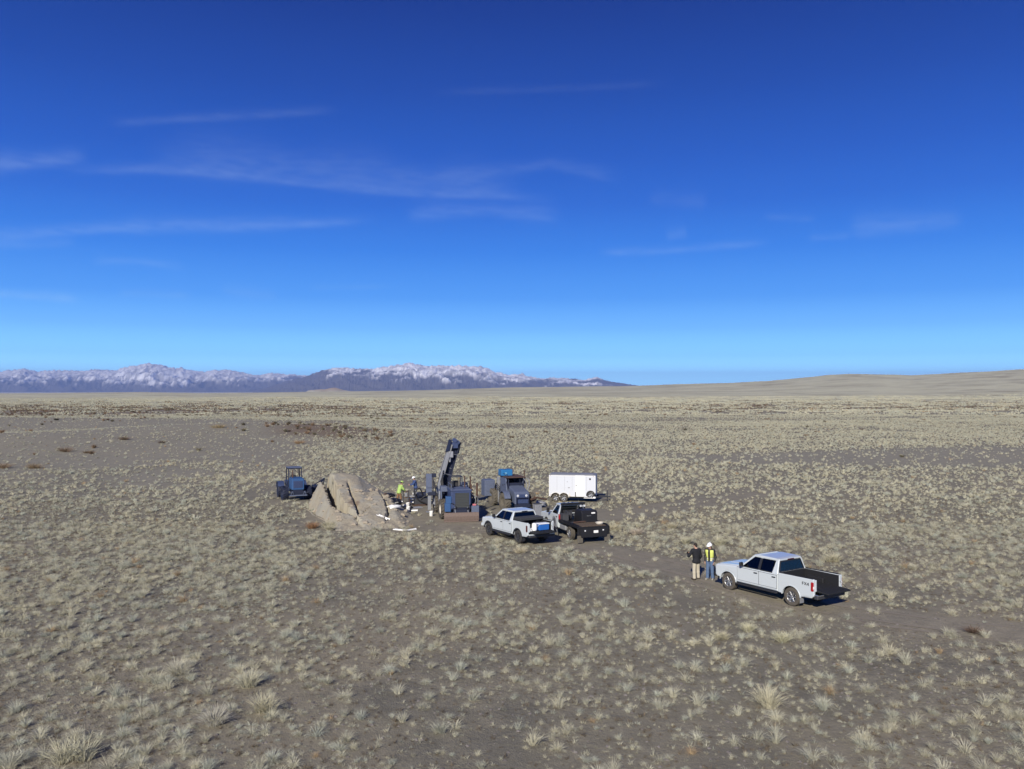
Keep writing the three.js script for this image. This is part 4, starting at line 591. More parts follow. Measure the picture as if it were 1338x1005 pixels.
  part('stack_pipe', [bar([.6, 1.2, -1.12], [.6, 3.0, -1.1], .06, .06, 10)], M.rust, t); part('stack_pipe', [bar([1.2, .9, -1.52], [1.2, 2.55, -1.52], .075, .075, 10)], M.rust, t);
  parts('hose_loop', [tube([[1.9, 1.2, -1.0], [2.3, 1.7, -1.25], [2.1, 1.4, -1.45], [2.4, .9, -1.3]], .035), tube([[2.2, 1.9, -.9], [2.5, 1.5, -1.2], [2.4, 1.1, -1.15]], .03)], M.greySteel, t);
  part('side_rack', [beam([1.2, .8, -1.5], [-.6, .8, -1.5], .1, .1), beam([-.5, .4, -1.5], [-.5, 1.4, -1.5], .1, .1), box(.6, .5, .3, .2, .8, -1.45, .03)], M.night, t);
  part('valve_bank', [box(.5, .3, .3, -.9, 1.75, .95, .03), ...[0, 1, 2, 3].map((k) => bar([-1.08 + k * .12, 1.9, .95], [-1.08 + k * .12, 2.15, 1.02], .018))], M.darkSteel, t);
  parts('mast_hose', [0, 1, 2, 3].map((k) => tube([[-.9 + k * .1, 1.8, .8], [-1.1, 2.5 + k * .15, .95 - k * .05], [-1.45, 2.7 + k * .2, .7], [-1.7, 2.4 + k * .1, .75]], .03)), M.black, t);
  part('hydraulic_tank', [cylX(.28, 1.1, -.4, 2.15, -.75, 'x', 20), box(.1, .62, .62, -.4, 2.15, -.75, .03)], M.slate, t);
  part('winch', [cylX(.2, .5, -1.0, 2.1, -.1, 'z', 18), cylX(.32, .05, -1.0, 2.1, .16, 'z', 18), cylX(.32, .05, -1.0, 2.1, -.36, 'z', 18)], M.darkSteel, t);
  part('front_guard', [beam([3.2, .95, -.7], [3.2, .95, .6], .08, .08), beam([3.2, .5, -.6], [3.2, .95, -.6], .08, .08), beam([3.2, .5, .5], [3.2, .95, .5], .08, .08)], M.night, t);
  part('rod_rack', [beam([-.2, 1.1, -1.32], [-.2, 2.3, -1.32], .06, .06), beam([-1.2, 1.1, -1.32], [-1.2, 2.3, -1.32], .06, .06), ...[0, 1, 2].map((k) => bar([.3, 1.4 + k * .25, -1.36], [-1.7, 1.4 + k * .25, -1.36], .05, .05, 10))], M.rust, t);
  const f = [.2, .98], r = [-.98, .2]; for (const [a, b] of [[1.75, 1.1], [1.75, -1.1], [-1.85, 1.1], [-1.85, -1.1], [0, 0], [3.3, 0], [3.4, 1], [3.4, -1], [-1.5, 1.8]]) blockers.push([pos[0] + f[0] * a + r[0] * b, pos[2] + f[1] * a + r[1] * b, .9]);
}

// ---------------------------------------------------------------- second articulated carrier with cab and blue tank
{
  const turn = Math.atan2(-.954, .3), pos = [-.04, 0, -70.5];
  const t = thing('support_carrier', 'grey-blue articulated carrier with cab and two headlights, beside the drill rig', 'carrier', pos, turn);
  for (const x of [1.6, -1.7]) for (const q of [-1, 1]) bigWheel(t, x, .70, q * 1.05, .70, .48, q, M.mudRubber, M.mudRubber, .16);
  const hs = poly([[.9, .85], [2.75, .62], [2.78, 1.42], [2.6, 1.56], [1.0, 1.92], [.9, 1.92]]); part('hood', [side(hs, -.6, .6, .05, 3)], M.slate, t);
  part('front_panel', [box(.06, .72, 1.0, 2.78, 1.02, 0, .02), ...[0, 1, 2].map((k) => box(.03, .5, .05, 2.815, .95, -.2 + k * .2, .01)), box(.03, .2, .22, 2.82, 1.05, -.05, .02)], M.navy, t);
  for (const z of [-.34, .36]) part('headlight', [cylX(.075, .04, 2.82, 1.27, z, 'x', 16), cylX(.1, .03, 2.805, 1.27, z, 'x', 16)], M.lampGlass, t);
  part('bumper', [box(.2, .26, 1.3, 2.85, .48, 0, .03), box(.3, .3, .8, 2.7, .5, 0, .03)], M.night, t);
  const cs = poly([[-.7, .75], [.95, .75], [1.1, 1.5], [.8, 2.5], [-.7, 2.5]]); part('cab_side', [side(cs, .66, .76, .02, 2), side(cs, -.76, -.66, .02, 2), box(.1, 1.75, 1.4, -.68, 1.63, 0, .02), box(1.6, .12, 1.4, .1, .85, 0, .02)], M.slate, t);
  parts('vent_hole', [cylX(.07, .02, .1, 1.85, .768, 'z', 14), cylX(.05, .02, .6, 1.95, .768, 'z', 14)], M.black, t);
  parts('cab_post', [beam([1.28, 1.8, .62], [1.15, 2.5, .64], .07, .07), beam([1.28, 1.8, -.62], [1.15, 2.5, -.64], .09, .09), beam([1.2, 1.9, -.35], [1.12, 2.5, -.35], .05, .05), beam([.6, 2.46, .7], [1.28, 1.75, .7], .07, .07), beam([.95, 1.9, -.7], [1.0, 2.5, -.7], .06, .06)], M.night, t);
  part('dashboard', [box(.4, .3, 1.2, .9, 1.95, 0, .05)], M.night, t);
  part('seat', [box(.5, .2, .6, .0, 1.5, 0, .05), box(.15, .7, .6, -.3, 1.9, 0, .05)], M.seat, t);
  part('roof', [box(2.3, .07, 1.62, .22, 2.56, 0, .02)], M.rust, t);
  parts('guard_hoop', [tube([[1.3, 2.5, -.78], [1.7, 2.35, -.92], [1.95, 1.9, -.85], [1.9, 1.5, -.7]], .035), tube([[1.3, 2.5, -.6], [1.6, 2.1, -.75], [1.75, 1.6, -.62]], .03)], M.greySteel, t);
  part('rear_body', [box(1.9, .5, .9, -1.8, .9, 0, .04), box(1.1, 1.35, .9, -2.4, 1.42, 1.3, .05), box(1.3, .7, 1.5, -2.4, 1.2, 0, .05)], M.slate, t);
  part('rear_hatch', [box(.03, .7, .6, -1.84, 1.5, 1.3, .02), cylX(.07, .03, -1.82, 1.7, 1.25, 'x', 12)], M.slate, t);
  part('center_frame', [box(2.2, .5, .7, .2, .8, 0, .04)], M.night, t);
  part('side_post', [beam([-1.05, .3, .8], [-1.05, 2.35, .78], .1, .1, .02), box(.22, .9, .2, -1.05, 1.95, .8, .03)], M.steel, t);
  parts('fender', [arch(1.6, .70, .82, .05, .8, 1.3, .4, Math.PI - .3)], M.slate, t);
  part('side_blade', [beam([2.5, .9, -.8], [2.2, 1.0, -1.5], .14, .14, .02), beam([2.3, 1.05, -1.2], [1.9, .8, -2.3], .28, .13, .04)], M.rust, t);
  part('exhaust_stack', [cylX(.05, 1.0, .75, 2.55, -.85), cylX(.08, .45, .75, 2.2, -.85)], M.rust, t);
  part('brush_guard', [beam([2.95, .45, -.5], [2.95, 1.15, -.5], .06, .06), beam([2.95, .45, .5], [2.95, 1.15, .5], .06, .06), beam([2.95, 1.12, -.5], [2.95, 1.12, .5], .06, .06)], M.night, t);
  parts('side_hose', [0, 1, 2].map((k) => tube([[-.6, 1.2 + k * .2, .82], [-.9, 1.6 + k * .15, 1.0], [-1.4, 1.3 + k * .2, .95], [-1.8, 1.5, .9]], .03)), M.black, t);
  part('tool_tray', [box(.9, .28, .3, .3, .55, .92, .03), bar([-.1, .75, .95], [.8, .75, .95], .03)], M.darkSteel, t);
  part('roof_rail', [tube([[-.8, 2.6, .72], [-.8, 2.78, .72], [.2, 2.8, .74], [1.2, 2.78, .72], [1.25, 2.6, .72]], .022)], M.night, t);
  const tank = thing('water_tank', 'bright blue box tank standing on the roof of the carrier', 'tank', [pos[0] + .3 * -.25 - .954 * .45, 2.595, pos[2] + .954 * -.25 + .3 * .45], turn);
  part('body', [box(.95, .5, .95, 0, .25, 0, .05)], M.brightBlue, tank); part('lid', [cylX(.12, .05, .1, .52, .1, 'y', 16)], M.workBlue, tank); part('strap', [-.25, .25].map((x) => box(.04, .515, .965, x, .252, 0, .01)), M.blue, tank); part('label_plate', [box(.01, .14, .16, .479, .2, .1, .002)], std(rgb(.2, .45, .65), .5), tank);
  const f = [.3, .954], r = [-.954, .3]; for (const [a, b] of [[1.6, 1], [1.6, -1], [-1.7, 1], [-1.7, -1], [0, 0], [2.7, 0], [-2.6, 0]]) blockers.push([pos[0] + f[0] * a + r[0] * b, pos[2] + f[1] * a + r[1] * b, .9]);
}

let pileY;
// ---------------------------------------------------------------- spoil heap with slumped, cracked faces
{
  const P = (u, v, y) => G(u, v, y), peak = P(444, 617.5, 2.75);
  // the heap is a ramp of earth pushed up away from the camera: s runs up it from its toe, w across it to the right
  const toe = [-10.35, -59.3], up = [-.320, -.947], sw = (x, z) => { const a = x - toe[0], b = z - toe[1]; return [a * up[0] + b * up[1], a * -up[1] + b * up[0]]; };
  const near = (s, w, pts) => { let b = 1e9, sgn = 0, along = 0, tot = 0; for (let i = 1; i < pts.length; i++) { const [as, aw] = pts[i - 1], [bs, bw] = pts[i], ds = bs - as, dw = bw - aw, l = Math.hypot(ds, dw), t = clamp(((s - as) * ds + (w - aw) * dw) / (l * l)), d = Math.hypot(s - as - ds * t, w - aw - dw * t); if (d < b) { b = d; sgn = (w - aw) * ds - (s - as) * dw; along = tot + t * l; } tot += l; } return [sgn > 0 ? b : -b, along / tot]; };
  const gA = [[14.6, -.95], [11.5, -.85], [8.6, -.88], [5.3, -.83], [3.8, -.6], [2.9, -.2], [1.8, -.15], [.3, -.1]], gB = [[10.4, .45], [8, .28], [5.9, .3], [2.6, .2]], gC = [[10.2, 3.2], [7.6, 2.55], [5.2, 2.6], [3.2, 2.4], [1.2, 1.85]], gD = [[2.4, .35], [3.6, .95], [4.6, 1.6]];
  const rise = [[-1.2, -.35], [0, .06], [1.2, .42], [2.2, .72], [5.9, 1.5], [9.9, 2.38], [11.9, 2.78], [12.9, 2.72], [13.6, 2.4], [15.4, -.4]];
  const smax = (a, b, k) => { const h = clamp(.5 + .5 * (a - b) / k); return lerp(b, a, h) + k * h * (1 - h); }, smin = (a, b, k) => -smax(-a, -b, k);
  const hAt = (x, z) => {
    let [s, w] = sw(x, z); const w0 = w, s0 = s; s += .16 * fbm(x / 2.4, z / 2.4, 2); w += .16 * fbm(x / 4 + 7, z / 4, 2);
    const H = table(rise, s);
    let h = smin(smin(H, H - .25 * Math.max(0, -.9 - w) - 2.0 * Math.max(0, -1.5 - w), .2), H + .04 - (.30 * Math.max(0, w - .5) + .34 * Math.max(0, w - 1.5)), .15);
    // lower lobe on the right, with flat faces of its own
    const a = s - 7.7, b = w - 2.5; h = smax(h, 1.85 - Math.max(-a * .25, a * .62, b * .8 - a * .05, -b * .5, -a * .2 + b * .55), .18);
    h = smax(h, .62 - Math.max(-(s - 2.2) * .26, (s - 2.2) * .2, (w - 1.4) * .55, -(w + .6) * .6), .15);
    // slots open along the cracks, and the ground left of each has dropped
    { const [d, t] = near(s0, w0 - .3, gA); const jag = .10 * n2(x * 2.1, z * 2.1) + .05 * n2(x * 6, z * 6), dd = d + jag, open = sstep(0, .12, t) * (1 - .72 * sstep(.6, .92, t)), wd = .62 * open; h -= .6 * sstep(0, .5, h) * (1 - .7 * sstep(.5, .85, t)) * sstep(-.05, .05, dd); h -= Math.min(1.5, Math.max(0, h + .1)) * open * sstep(-.04, .04, dd) * sstep(wd + .05, wd - .05, dd); }
    { const [d, t] = near(s0, w0, gB); const dd = -d + .05 * n2(x * 3, z * 3); h -= .14 * sstep(-.05, .05, dd) * sstep(.9, .1, dd) * sstep(0, .15, t); h -= .42 * sstep(-.03, .03, dd) * sstep(.19, .13, dd) * sstep(0, .2, t); }
    for (const [g, dep, wd] of [[gC, .32, .15], [gD, .18, .1]]) { const [d, t] = near(s0, w0, g); const dd = -d + .06 * n2(x * 3, z * 3); h -= dep * (.5 * sstep(.8, .1, dd) + sstep(wd + .04, wd - .03, dd)) * sstep(-.04, .04, dd) * sstep(0, .15, t) * sstep(0, .12, 1 - t); }
    h += .035 * fbm(x * 1.1, z * 1.1, 3) + .03 * fbm(x * 3.1 + 4, z * 3.1, 3) + .03 * n2(x * 5, z * 5) * sstep(1.4, .3, h);
    return h;
  };
  const x0 = -20.5, x1 = -6.4, z0 = -78, z1 = -56.5, nx = 230, nz = 330, pos = [], col = [], idx = [], uv = [], cx = peak[0], cz = peak[2], [sx, , sz] = P(463, 651.5, 1.5);
  for (let j = 0; j <= nz; j++) for (let i = 0; i <= nx; i++) {
    const x = lerp(x0, x1, i / nx), z = lerp(z0, z1, j / nz), h = hAt(x, z); pos.push(x - cx, Math.max(h, -.12), z - cz); uv.push(x / 3, z / 3);
    const d = Math.hypot((x - sx) / .42, (z - sz) / .75) + .5 * fbm(x * 2, z * 2, 3), damp = .75 * sstep(1.05, .7, d), cool = sstep(.1, -.25, fbm(x / 3 + 5, z / 4, 3)); // a patch of dark damp spoil
    let c = mix3([.345, .308, .23], [.335, .315, .255], cool); c = mix3(c, [.19, .135, .09], damp); const s = .93 + .12 * fbm(x * 4, z * 4, 3); col.push(c[0] * s, c[1] * s, c[2] * s);
  }
  for (let j = 0; j < nz; j++) for (let i = 0; i < nx; i++) { const a = j * (nx + 1) + i, b = a + 1, d = a + nx + 1, e = d + 1; if (Math.max(pos[a * 3 + 1], pos[b * 3 + 1], pos[d * 3 + 1], pos[e * 3 + 1]) < -.08) continue; idx.push(a, d, b, b, d, e); }
  const g = new THREE.BufferGeometry(); g.setAttribute('position', new THREE.Float32BufferAttribute(pos, 3)); g.setAttribute('color', new THREE.Float32BufferAttribute(col, 3)); g.setAttribute('uv', new THREE.Float32BufferAttribute(uv, 2)); g.setIndex(idx); g.computeVertexNormals();
  const t = thing('dirt_pile', 'large heap of tan excavated earth with a deep dark crack down its left face', 'dirt pile', [cx, 0, cz]);
  part('earth', g, std(rgb(1, 1, 1), .97, 0, { vertexColors: true, bumpMap: soilBump, bumpScale: .02 }), t);
  const rr = mulberry(808), lumps = []; for (let k = 0; k < 520; k++) { const x = lerp(x0 + 2, x1 - .5, rr()), z = lerp(z0 + 4, z1, rr()), h = hAt(x, z); if (h < .02 || h > 2.2) continue; const s = .04 + .16 * rr() ** 3, q = clods[k % 3].clone(); q.scale(s / .035, s / .035, s / .035); q.translate(x - cx, h + s * .2, z - cz); lumps.push(q); }
  const L = part('loose_clods', mergeGeometries(lumps), std(rgb(.32, .275, .21), .97), t); L.userData.kind = 'stuff';
  for (let k = 0; k < 60; k++) { const x = lerp(x0, x1, rr()), z = lerp(z0, z1, rr()); if (hAt(x, z) > .05) blockers.push([x, z, 1.0]); }
  pileY = (x, z) => Math.max(landY(x, z), hAt(x, z));
}


// ---------------------------------------------------------------- people: one skin, meshed from tapered bones joined smoothly
function skin(bones, cell, k = .03, cut) { // bones: [a, b, ra, rb]
  const lo = [1e9, 1e9, 1e9], hi = [-1e9, -1e9, -1e9];
  for (const [a, b, ra, rb] of bones) for (const [p, r] of [[a, ra], [b, rb]]) for (let i = 0; i < 3; i++) { lo[i] = Math.min(lo[i], p[i] - r - .03); hi[i] = Math.max(hi[i], p[i] + r + .03); }
  const half = Math.max(hi[0] - lo[0], hi[1] - lo[1], hi[2] - lo[2]) / 2 + cell * 3, c = lo.map((v, i) => (v + hi[i]) / 2), res = Math.min(170, Math.ceil(half * 2 / cell));
  const mc = new MarchingCubes(res, new THREE.MeshStandardMaterial(), false, false, 120000); mc.isolation = 0;
  const B = bones.map(([a, b, ra, rb]) => [a, [b[0] - a[0], b[1] - a[1], b[2] - a[2]], Math.max(1e-9, (b[0] - a[0]) ** 2 + (b[1] - a[1]) ** 2 + (b[2] - a[2]) ** 2), ra, rb]);
  const h = res / 2, f = mc.field; f.fill(-1);
  for (let z = 0; z < res; z++) { const pz = c[2] + (z - h) / h * half; if (pz < lo[2] - .02 || pz > hi[2] + .02) continue;
    for (let y = 0; y < res; y++) { const py = c[1] + (y - h) / h * half; if (py < lo[1] - .02 || py > hi[1] + .02) continue;
      for (let x = 0; x < res; x++) { const px = c[0] + (x - h) / h * half; if (px < lo[0] - .02 || px > hi[0] + .02) continue;
        let d = 1;
        for (const [a, ab, l2, ra, rb] of B) { const qx = px - a[0], qy = py - a[1], qz = pz - a[2]; let t = (qx * ab[0] + qy * ab[1] + qz * ab[2]) / l2; t = t < 0 ? 0 : t > 1 ? 1 : t; const e = Math.hypot(qx - ab[0] * t, qy - ab[1] * t, qz - ab[2] * t) - ra - (rb - ra) * t; const m = Math.max(k - Math.abs(d - e), 0) / k; d = Math.min(d, e) - m * m * k * .25; }
        if (cut) d = Math.max(d, cut(px, py, pz));
        f[x + y * res + z * res * res] = -d; } } }
  mc.update();
  const n = mc.count, g = new THREE.BufferGeometry(); g.setAttribute('position', new THREE.BufferAttribute(new Float32Array(mc.positionArray.slice(0, n * 3)), 3)); g.setAttribute('normal', new THREE.BufferAttribute(new Float32Array(mc.normalArray.slice(0, n * 3)), 3));
  g.scale(half, half, half); g.translate(...c); return g;
}
function handGeometry(curl, mirror) { // palm hangs down -y, palm faces +z, thumb towards +x
  const b = [[[-.030, -.02, 0], [-.032, -.085, .004], .013, .012], [[-.01, -.015, 0], [-.011, -.09, .002], .014, .012], [[.01, -.015, 0], [.010, -.092, .002], .014, .012], [[.028, -.02, 0], [.030, -.088, .004], .014, .012], [[0, .03, 0], [0, -.02, 0], .026, .022]];
  [[-.032, .060, .0078], [-.011, .074, .0085], [.010, .080, .009], [.030, .072, .0088]].forEach(([x, l, r], i) => { let p = [x, -.088, .003], a = .25 + curl * .5; for (const s of [.46, .30, .24]) { const q = [p[0] + (x * .08) * s, p[1] - Math.cos(a) * l * s, p[2] + Math.sin(a) * l * s]; b.push([p, q, r, r * .92]); p = q; a += .25 + curl * .65; } });
  b.push([[.026, -.022, .006], [.050, -.052, .020], .013, .0105], [[.050, -.052, .020], [.054, -.080, .030], .0105, .0095], [[.054, -.080, .030], [.050, -.100, .036], .0095, .008]);
  const g = skin(b, .004, .008); if (mirror) { g.scale(-1, 1, 1); const p = g.attributes.position.array, n = g.attributes.normal.array; for (let i = 0; i < p.length; i += 9) for (const A of [p, n]) for (let k = 0; k < 3; k++) { const t = A[i + 3 + k]; A[i + 3 + k] = A[i + 6 + k]; A[i + 6 + k] = t; } } return g;
}
const hands = [[handGeometry(.35, false), handGeometry(.35, true)], [handGeometry(.95, false), handGeometry(.95, true)]];
function headGeometry() { // centred on the skull, looking to +z
  const b = [[[0, .045, -.018], [0, .02, .012], .082, .078], [[0, -.03, .02], [0, -.075, .045], .062, .036], [[-.03, -.05, .035], [.03, -.05, .035], .045, .045], [[0, .012, .086], [0, -.028, .104], .011, .016], [[-.032, .03, .076], [.032, .03, .076], .013, .013], [[-.022, -.058, .081], [.022, -.058, .081], .010, .010], [[-.078, .01, -.005], [-.080, -.03, .0], .014, .010], [[.078, .01, -.005], [.080, -.03, .0], .014, .010], [[0, -.09, -.005], [0, -.16, -.02], .052, .056]];
  return skin(b, .0055, .018);
}
const headGeo = headGeometry();
function person(label, pos, turn, pose, wear) {
  const t = thing('person', label, 'person', pos, turn), p = pose, H = {}, V = (a, b, s) => a.map((v, i) => lerp(v, b[i], s));
  const lean = p.lean ?? 0, hip = p.hip ?? [0, .94, 0], spine = [hip[0] + (p.sway ?? 0) * .5, hip[1] + .27 * Math.cos(lean * .6), hip[2] + .27 * Math.sin(lean * .6)], chest = [spine[0] + (p.sway ?? 0) * .5, spine[1] + .20 * Math.cos(lean), spine[2] + .20 * Math.sin(lean)], neck = [chest[0], chest[1] + .09 * Math.cos(lean), chest[2] + .09 * Math.sin(lean) + .005], shO = (q) => [chest[0] + q * .185, chest[1] + .05, chest[2]];
  const L = p.arms.map(([el, wr], i) => { const q = i ? 1 : -1, s = shO(q); return [s, [s[0] + el[0], s[1] + el[1], s[2] + el[2]], [s[0] + wr[0], s[1] + wr[1], s[2] + wr[2]]]; });
  const legs = p.legs.map(([kn, an], i) => { const q = i ? 1 : -1; return [[hip[0] + q * .092, hip[1] - .03, hip[2]], kn, an]; });
  const torso = [[hip, spine, .125, .115], [[hip[0] - .06, hip[1] - .02, hip[2] - .02], [hip[0] + .06, hip[1] - .02, hip[2] - .02], .115, .115], [[spine[0] - .035, spine[1], spine[2]], [chest[0] - .065, chest[1], chest[2]], .11, .115], [[spine[0] + .035, spine[1], spine[2]], [chest[0] + .065, chest[1], chest[2]], .11, .115], [shO(-1), shO(1), .068, .068], [chest, neck, .09, .065]];
  const armB = L.flatMap(([s, e, w]) => [[s, e, .056, .045], [e, w, .044, .029]]), legB = legs.flatMap(([h, kn, an]) => [[h, kn, .092, .062], [kn, V(kn, an, .35), .060, .062], [V(kn, an, .35), an, .060, .042]]);
  const feet = legs.map(([, kn, an], i) => [[an[0], an[1] - .045, an[2] - .03], [an[0] + (i ? .03 : -.03), .038, an[2] + .16], .046, .036]);
  const headAt = [neck[0] + (p.headX ?? 0), neck[1] + .19, neck[2] + .03 + Math.sin(lean) * .08];
  const hm = new THREE.Matrix4().makeRotationFromEuler(new THREE.Euler(p.nod ?? 0, p.look ?? 0, 0, 'YXZ')).setPosition(...headAt), head = headGeo.clone().applyMatrix4(hm);
  const hg = L.map(([s, e, w], i) => { const dir = new THREE.Vector3(w[0] - e[0], w[1] - e[1], w[2] - e[2]).normalize(), y = dir.clone().negate(), inw = new THREE.Vector3(i ? -1 : 1, 0, .25), z = inw.sub(y.clone().multiplyScalar(inw.dot(y))).normalize(), x = y.clone().cross(z); const g = hands[p.grip?.[i] ? 1 : 0][i ? 0 : 1].clone(); g.applyMatrix4(new THREE.Matrix4().makeBasis(x, y, z).setPosition(w[0] + dir.x * .02, w[1] + dir.y * .02, w[2] + dir.z * .02)); return g; });
  part('body', [skin([...torso, ...armB, ...legB, ...feet, [neck, [headAt[0], headAt[1] - .13, headAt[2] - .02], .055, .053]], .014, .03), head, ...hg], M.skin, t);
  part('eye', [-1, 1].map((q) => new THREE.SphereGeometry(.011, 8, 6).translate(q * .032, .008, .082).applyMatrix4(hm)), M.black, t);
  const grow = (B, r) => B.map(([a, b, x, y]) => [a, b, x + r, y + r]);
  part('trousers', skin([...grow(torso.slice(0, 2), .012), ...legB.map(([a, b, x, y], i) => [a, b, x + .02, y + (i % 3 === 2 ? .042 : .026)])], .014, .025, (x, y, z) => Math.max(y - hip[1] - .10, .075 - y)), wear.trousers, t);
  part('boots', skin([...grow(feet, .012), ...legs.map(([, , an]) => [[an[0], an[1] + .06, an[2] - .01], [an[0], an[1] - .03, an[2] - .02], .05, .055])], .010, .02, (x, y) => .0 - y), wear.boots, t);
  const sleeves = L.flatMap(([s, e, w]) => [[s, e, wear.coat ? .09 : .074, wear.coat ? .074 : .06], [e, V(e, w, .93), wear.coat ? .072 : .06, wear.coat ? .055 : .045]]);
  part(wear.coat ? 'jacket' : 'shirt', skin([...grow(torso, wear.coat ? .048 : .02), ...(wear.bareArms ? [] : sleeves)], .014, .035, (x, y, z) => Math.max(hip[1] - (wear.coat ? .10 : .02) - y, y - neck[1] - .055)), wear.top, t);
  if (wear.vest) {
    const vest = skin([...grow(torso.slice(0, 1), .03), ...grow(torso.slice(2, 4), .05), ...grow(torso.slice(5), .035), [shO(-.8), shO(.8), .10, .10]], .014, .035, (x, y, z) => Math.max(hip[1] + .0 - y, y - neck[1] - .01, wear.open ? Math.min(z - .02, 0) + (z > .0 ? .055 - Math.abs(x - hip[0]) - (p.sway ?? 0) * 0 : -.02) : -1));
    part('vest', vest, wear.vest, t);
    part('reflective_band', [skin([...grow(torso.slice(0, 1), .036), ...grow(torso.slice(2, 4), .04)], .012, .035, (x, y, z) => Math.max(hip[1] + .10 - y, y - hip[1] - .16, wear.open && z > 0 ? .06 - Math.abs(x - hip[0]) : -1)), skin([...grow(torso.slice(0, 1), .036), ...grow(torso.slice(2, 4), .04)], .012, .035, (x, y, z) => Math.max(hip[1] + .01 - y, y - hip[1] - .05, wear.open && z > 0 ? .06 - Math.abs(x - hip[0]) : -1))], wear.band ?? M.reflect, t);
  }
  if (wear.helmet) part('hard_hat', [new THREE.SphereGeometry(.122, 24, 12, 0, 6.2832, 0, 1.55).scale(.98, .98, 1.14).translate(0, .062, -.006), new THREE.CylinderGeometry(.142, .148, .012, 28).scale(.92, 1, 1.16).translate(0, .062, .012), box(.03, .03, .24, 0, .175, -.01, .012)].map((g) => g.applyMatrix4(hm)), wear.helmet, t);
  if (wear.hair !== false) part('hair', [skin([[[0, .052, -.026], [0, .06, .006], .090, .080], [[0, .0, -.05], [0, -.05, -.05], .062, .045], ...(wear.longHair ? [[[0, -.04, -.07], [.05, -.16, -.06], .05, .035], [[-.06, -.02, -.03], [-.06, -.14, -.02], .035, .025]] : [])], .007, .02, (x, y, z) => z - .055 - (y > .06 ? .03 : -.035)).applyMatrix4(hm)], M.hair, t);
  blockers.push([pos[0], pos[2], .4]); return { t, L };
}
const stand = (w = 0, d = 0) => [[[-.10 - w, .51, .02 + d], [-.115 - w, .09, .0 + d * 1.2]], [[.10 + w, .51, .02 - d], [.115 + w, .09, -.02 - d * 1.2]]];
{
  const a = G(909.5, 757), b = G(927.5, 757);
  const one = person('person in dark jacket and khaki trousers seen from behind near the white truck', a, Math.atan2(-.35, -.94), { legs: stand(.03, .03), lean: .08, nod: .3, look: .35, arms: [[[-.10, -.30, .0], [-.06, -.52, .12]], [[.20, -.26, .06], [.08, -.20, .30]]], grip: [0, 1] }, { trousers: M.khaki, top: M.jacket, coat: true, boots: M.boot });
  const w = one.L[1][2], th = -.0, ry = Math.atan2(-.35, -.94), hp = [a[0] + (w[0]) * Math.cos(ry) + (w[2] + .06) * Math.sin(ry), w[1] + .02, a[2] - w[0] * Math.sin(ry) + (w[2] + .06) * Math.cos(ry)];
  const ph = thing('phone', 'dark handheld device held at chest height by the dark-jacketed person', 'handheld device', hp, ry); part('case', [box(.08, .15, .012, 0, .03, 0, .006, -.6)], M.black, ph); part('screen', [box(.07, .13, .004, 0, .034, -.008, .001, -.6)], M.darkGlass, ph);
  person('person in white hard hat, yellow hi-vis vest and jeans near the white truck', b, Math.atan2(-.5, .86), { legs: stand(.01, .02), lean: .06, nod: .32, look: -.35, arms: [[[-.06, -.30, -.05], [-.04, -.54, .10]], [[.10, -.30, -.02], [.06, -.55, .06]]] }, { trousers: M.denim, top: M.black, boots: M.paleBoot, vest: M.hivis, open: true, helmet: M.hat, longHair: true });
  const c = G(521.5, 663.5); c[1] = pileY(c[0], c[2]);
  person('worker in lime hi-vis top and brown trousers bending beside the dirt pile', c, Math.atan2(.75, -.55), { legs: [[[-.14, .50, .10], [-.16, .09, .02]], [[.14, .51, -.06], [.2, .09, -.22]]], lean: .42, nod: .4, arms: [[[-.06, -.26, .12], [.0, -.42, .32]], [[.08, -.26, .10], [.02, -.44, .28]]], grip: [1, 1] }, { trousers: M.duck, top: M.hivisGreen, boots: M.boot, helmet: M.hivisGreen, coat: true });
  const d = G(543, 654.5);
  person('worker in blue jacket and white hard hat standing at the mud pump', [d[0], .25, d[2]], Math.atan2(-.9, .25), { legs: stand(.02, .05), lean: .22, nod: .3, arms: [[[-.05, -.26, .14], [.02, -.32, .38]], [[.08, -.25, .16], [.0, -.28, .42]]], grip: [1, 1] }, { trousers: M.darkCloth, top: M.workBlue, coat: true, boots: M.boot, helmet: M.hat });
}

// ---------------------------------------------------------------- gear round the rig
function bucket(u, v, label, r = .15, h = .38, mat = M.pvc) { const [x, , z] = G(u, v), y = pileY(x, z), t = thing('bucket', label, 'bucket', [x, y, z], u, 'white buckets round the rig'); part('body', lathe([[0, 0], [r * .86, 0], [r, h], [r * 1.04, h], [r * 1.04, h - .03], [r * .98, h - .04], [r * .94, h], [r * .82, .02], [0, .02]], 20), mat, t); part('handle', [tube([[-r, h - .05, 0], [-r * .9, h - .12, r * .6], [0, h - .2, r * 1.05], [r * .9, h - .12, r * .6], [r, h - .05, 0]], .006)], M.steel, t); blockers.push([x, z, .3]); return t; }
bucket(563.5, 674.5, 'white bucket on bare ground in front of the drill rig wheel'); bucket(533.5, 668.6, 'white bucket nearest the dirt pile, in front of the drill pipes', .16, .42); bucket(533, 662.2, 'white upright tub behind the front bucket by the drill pipes', .15, .36);
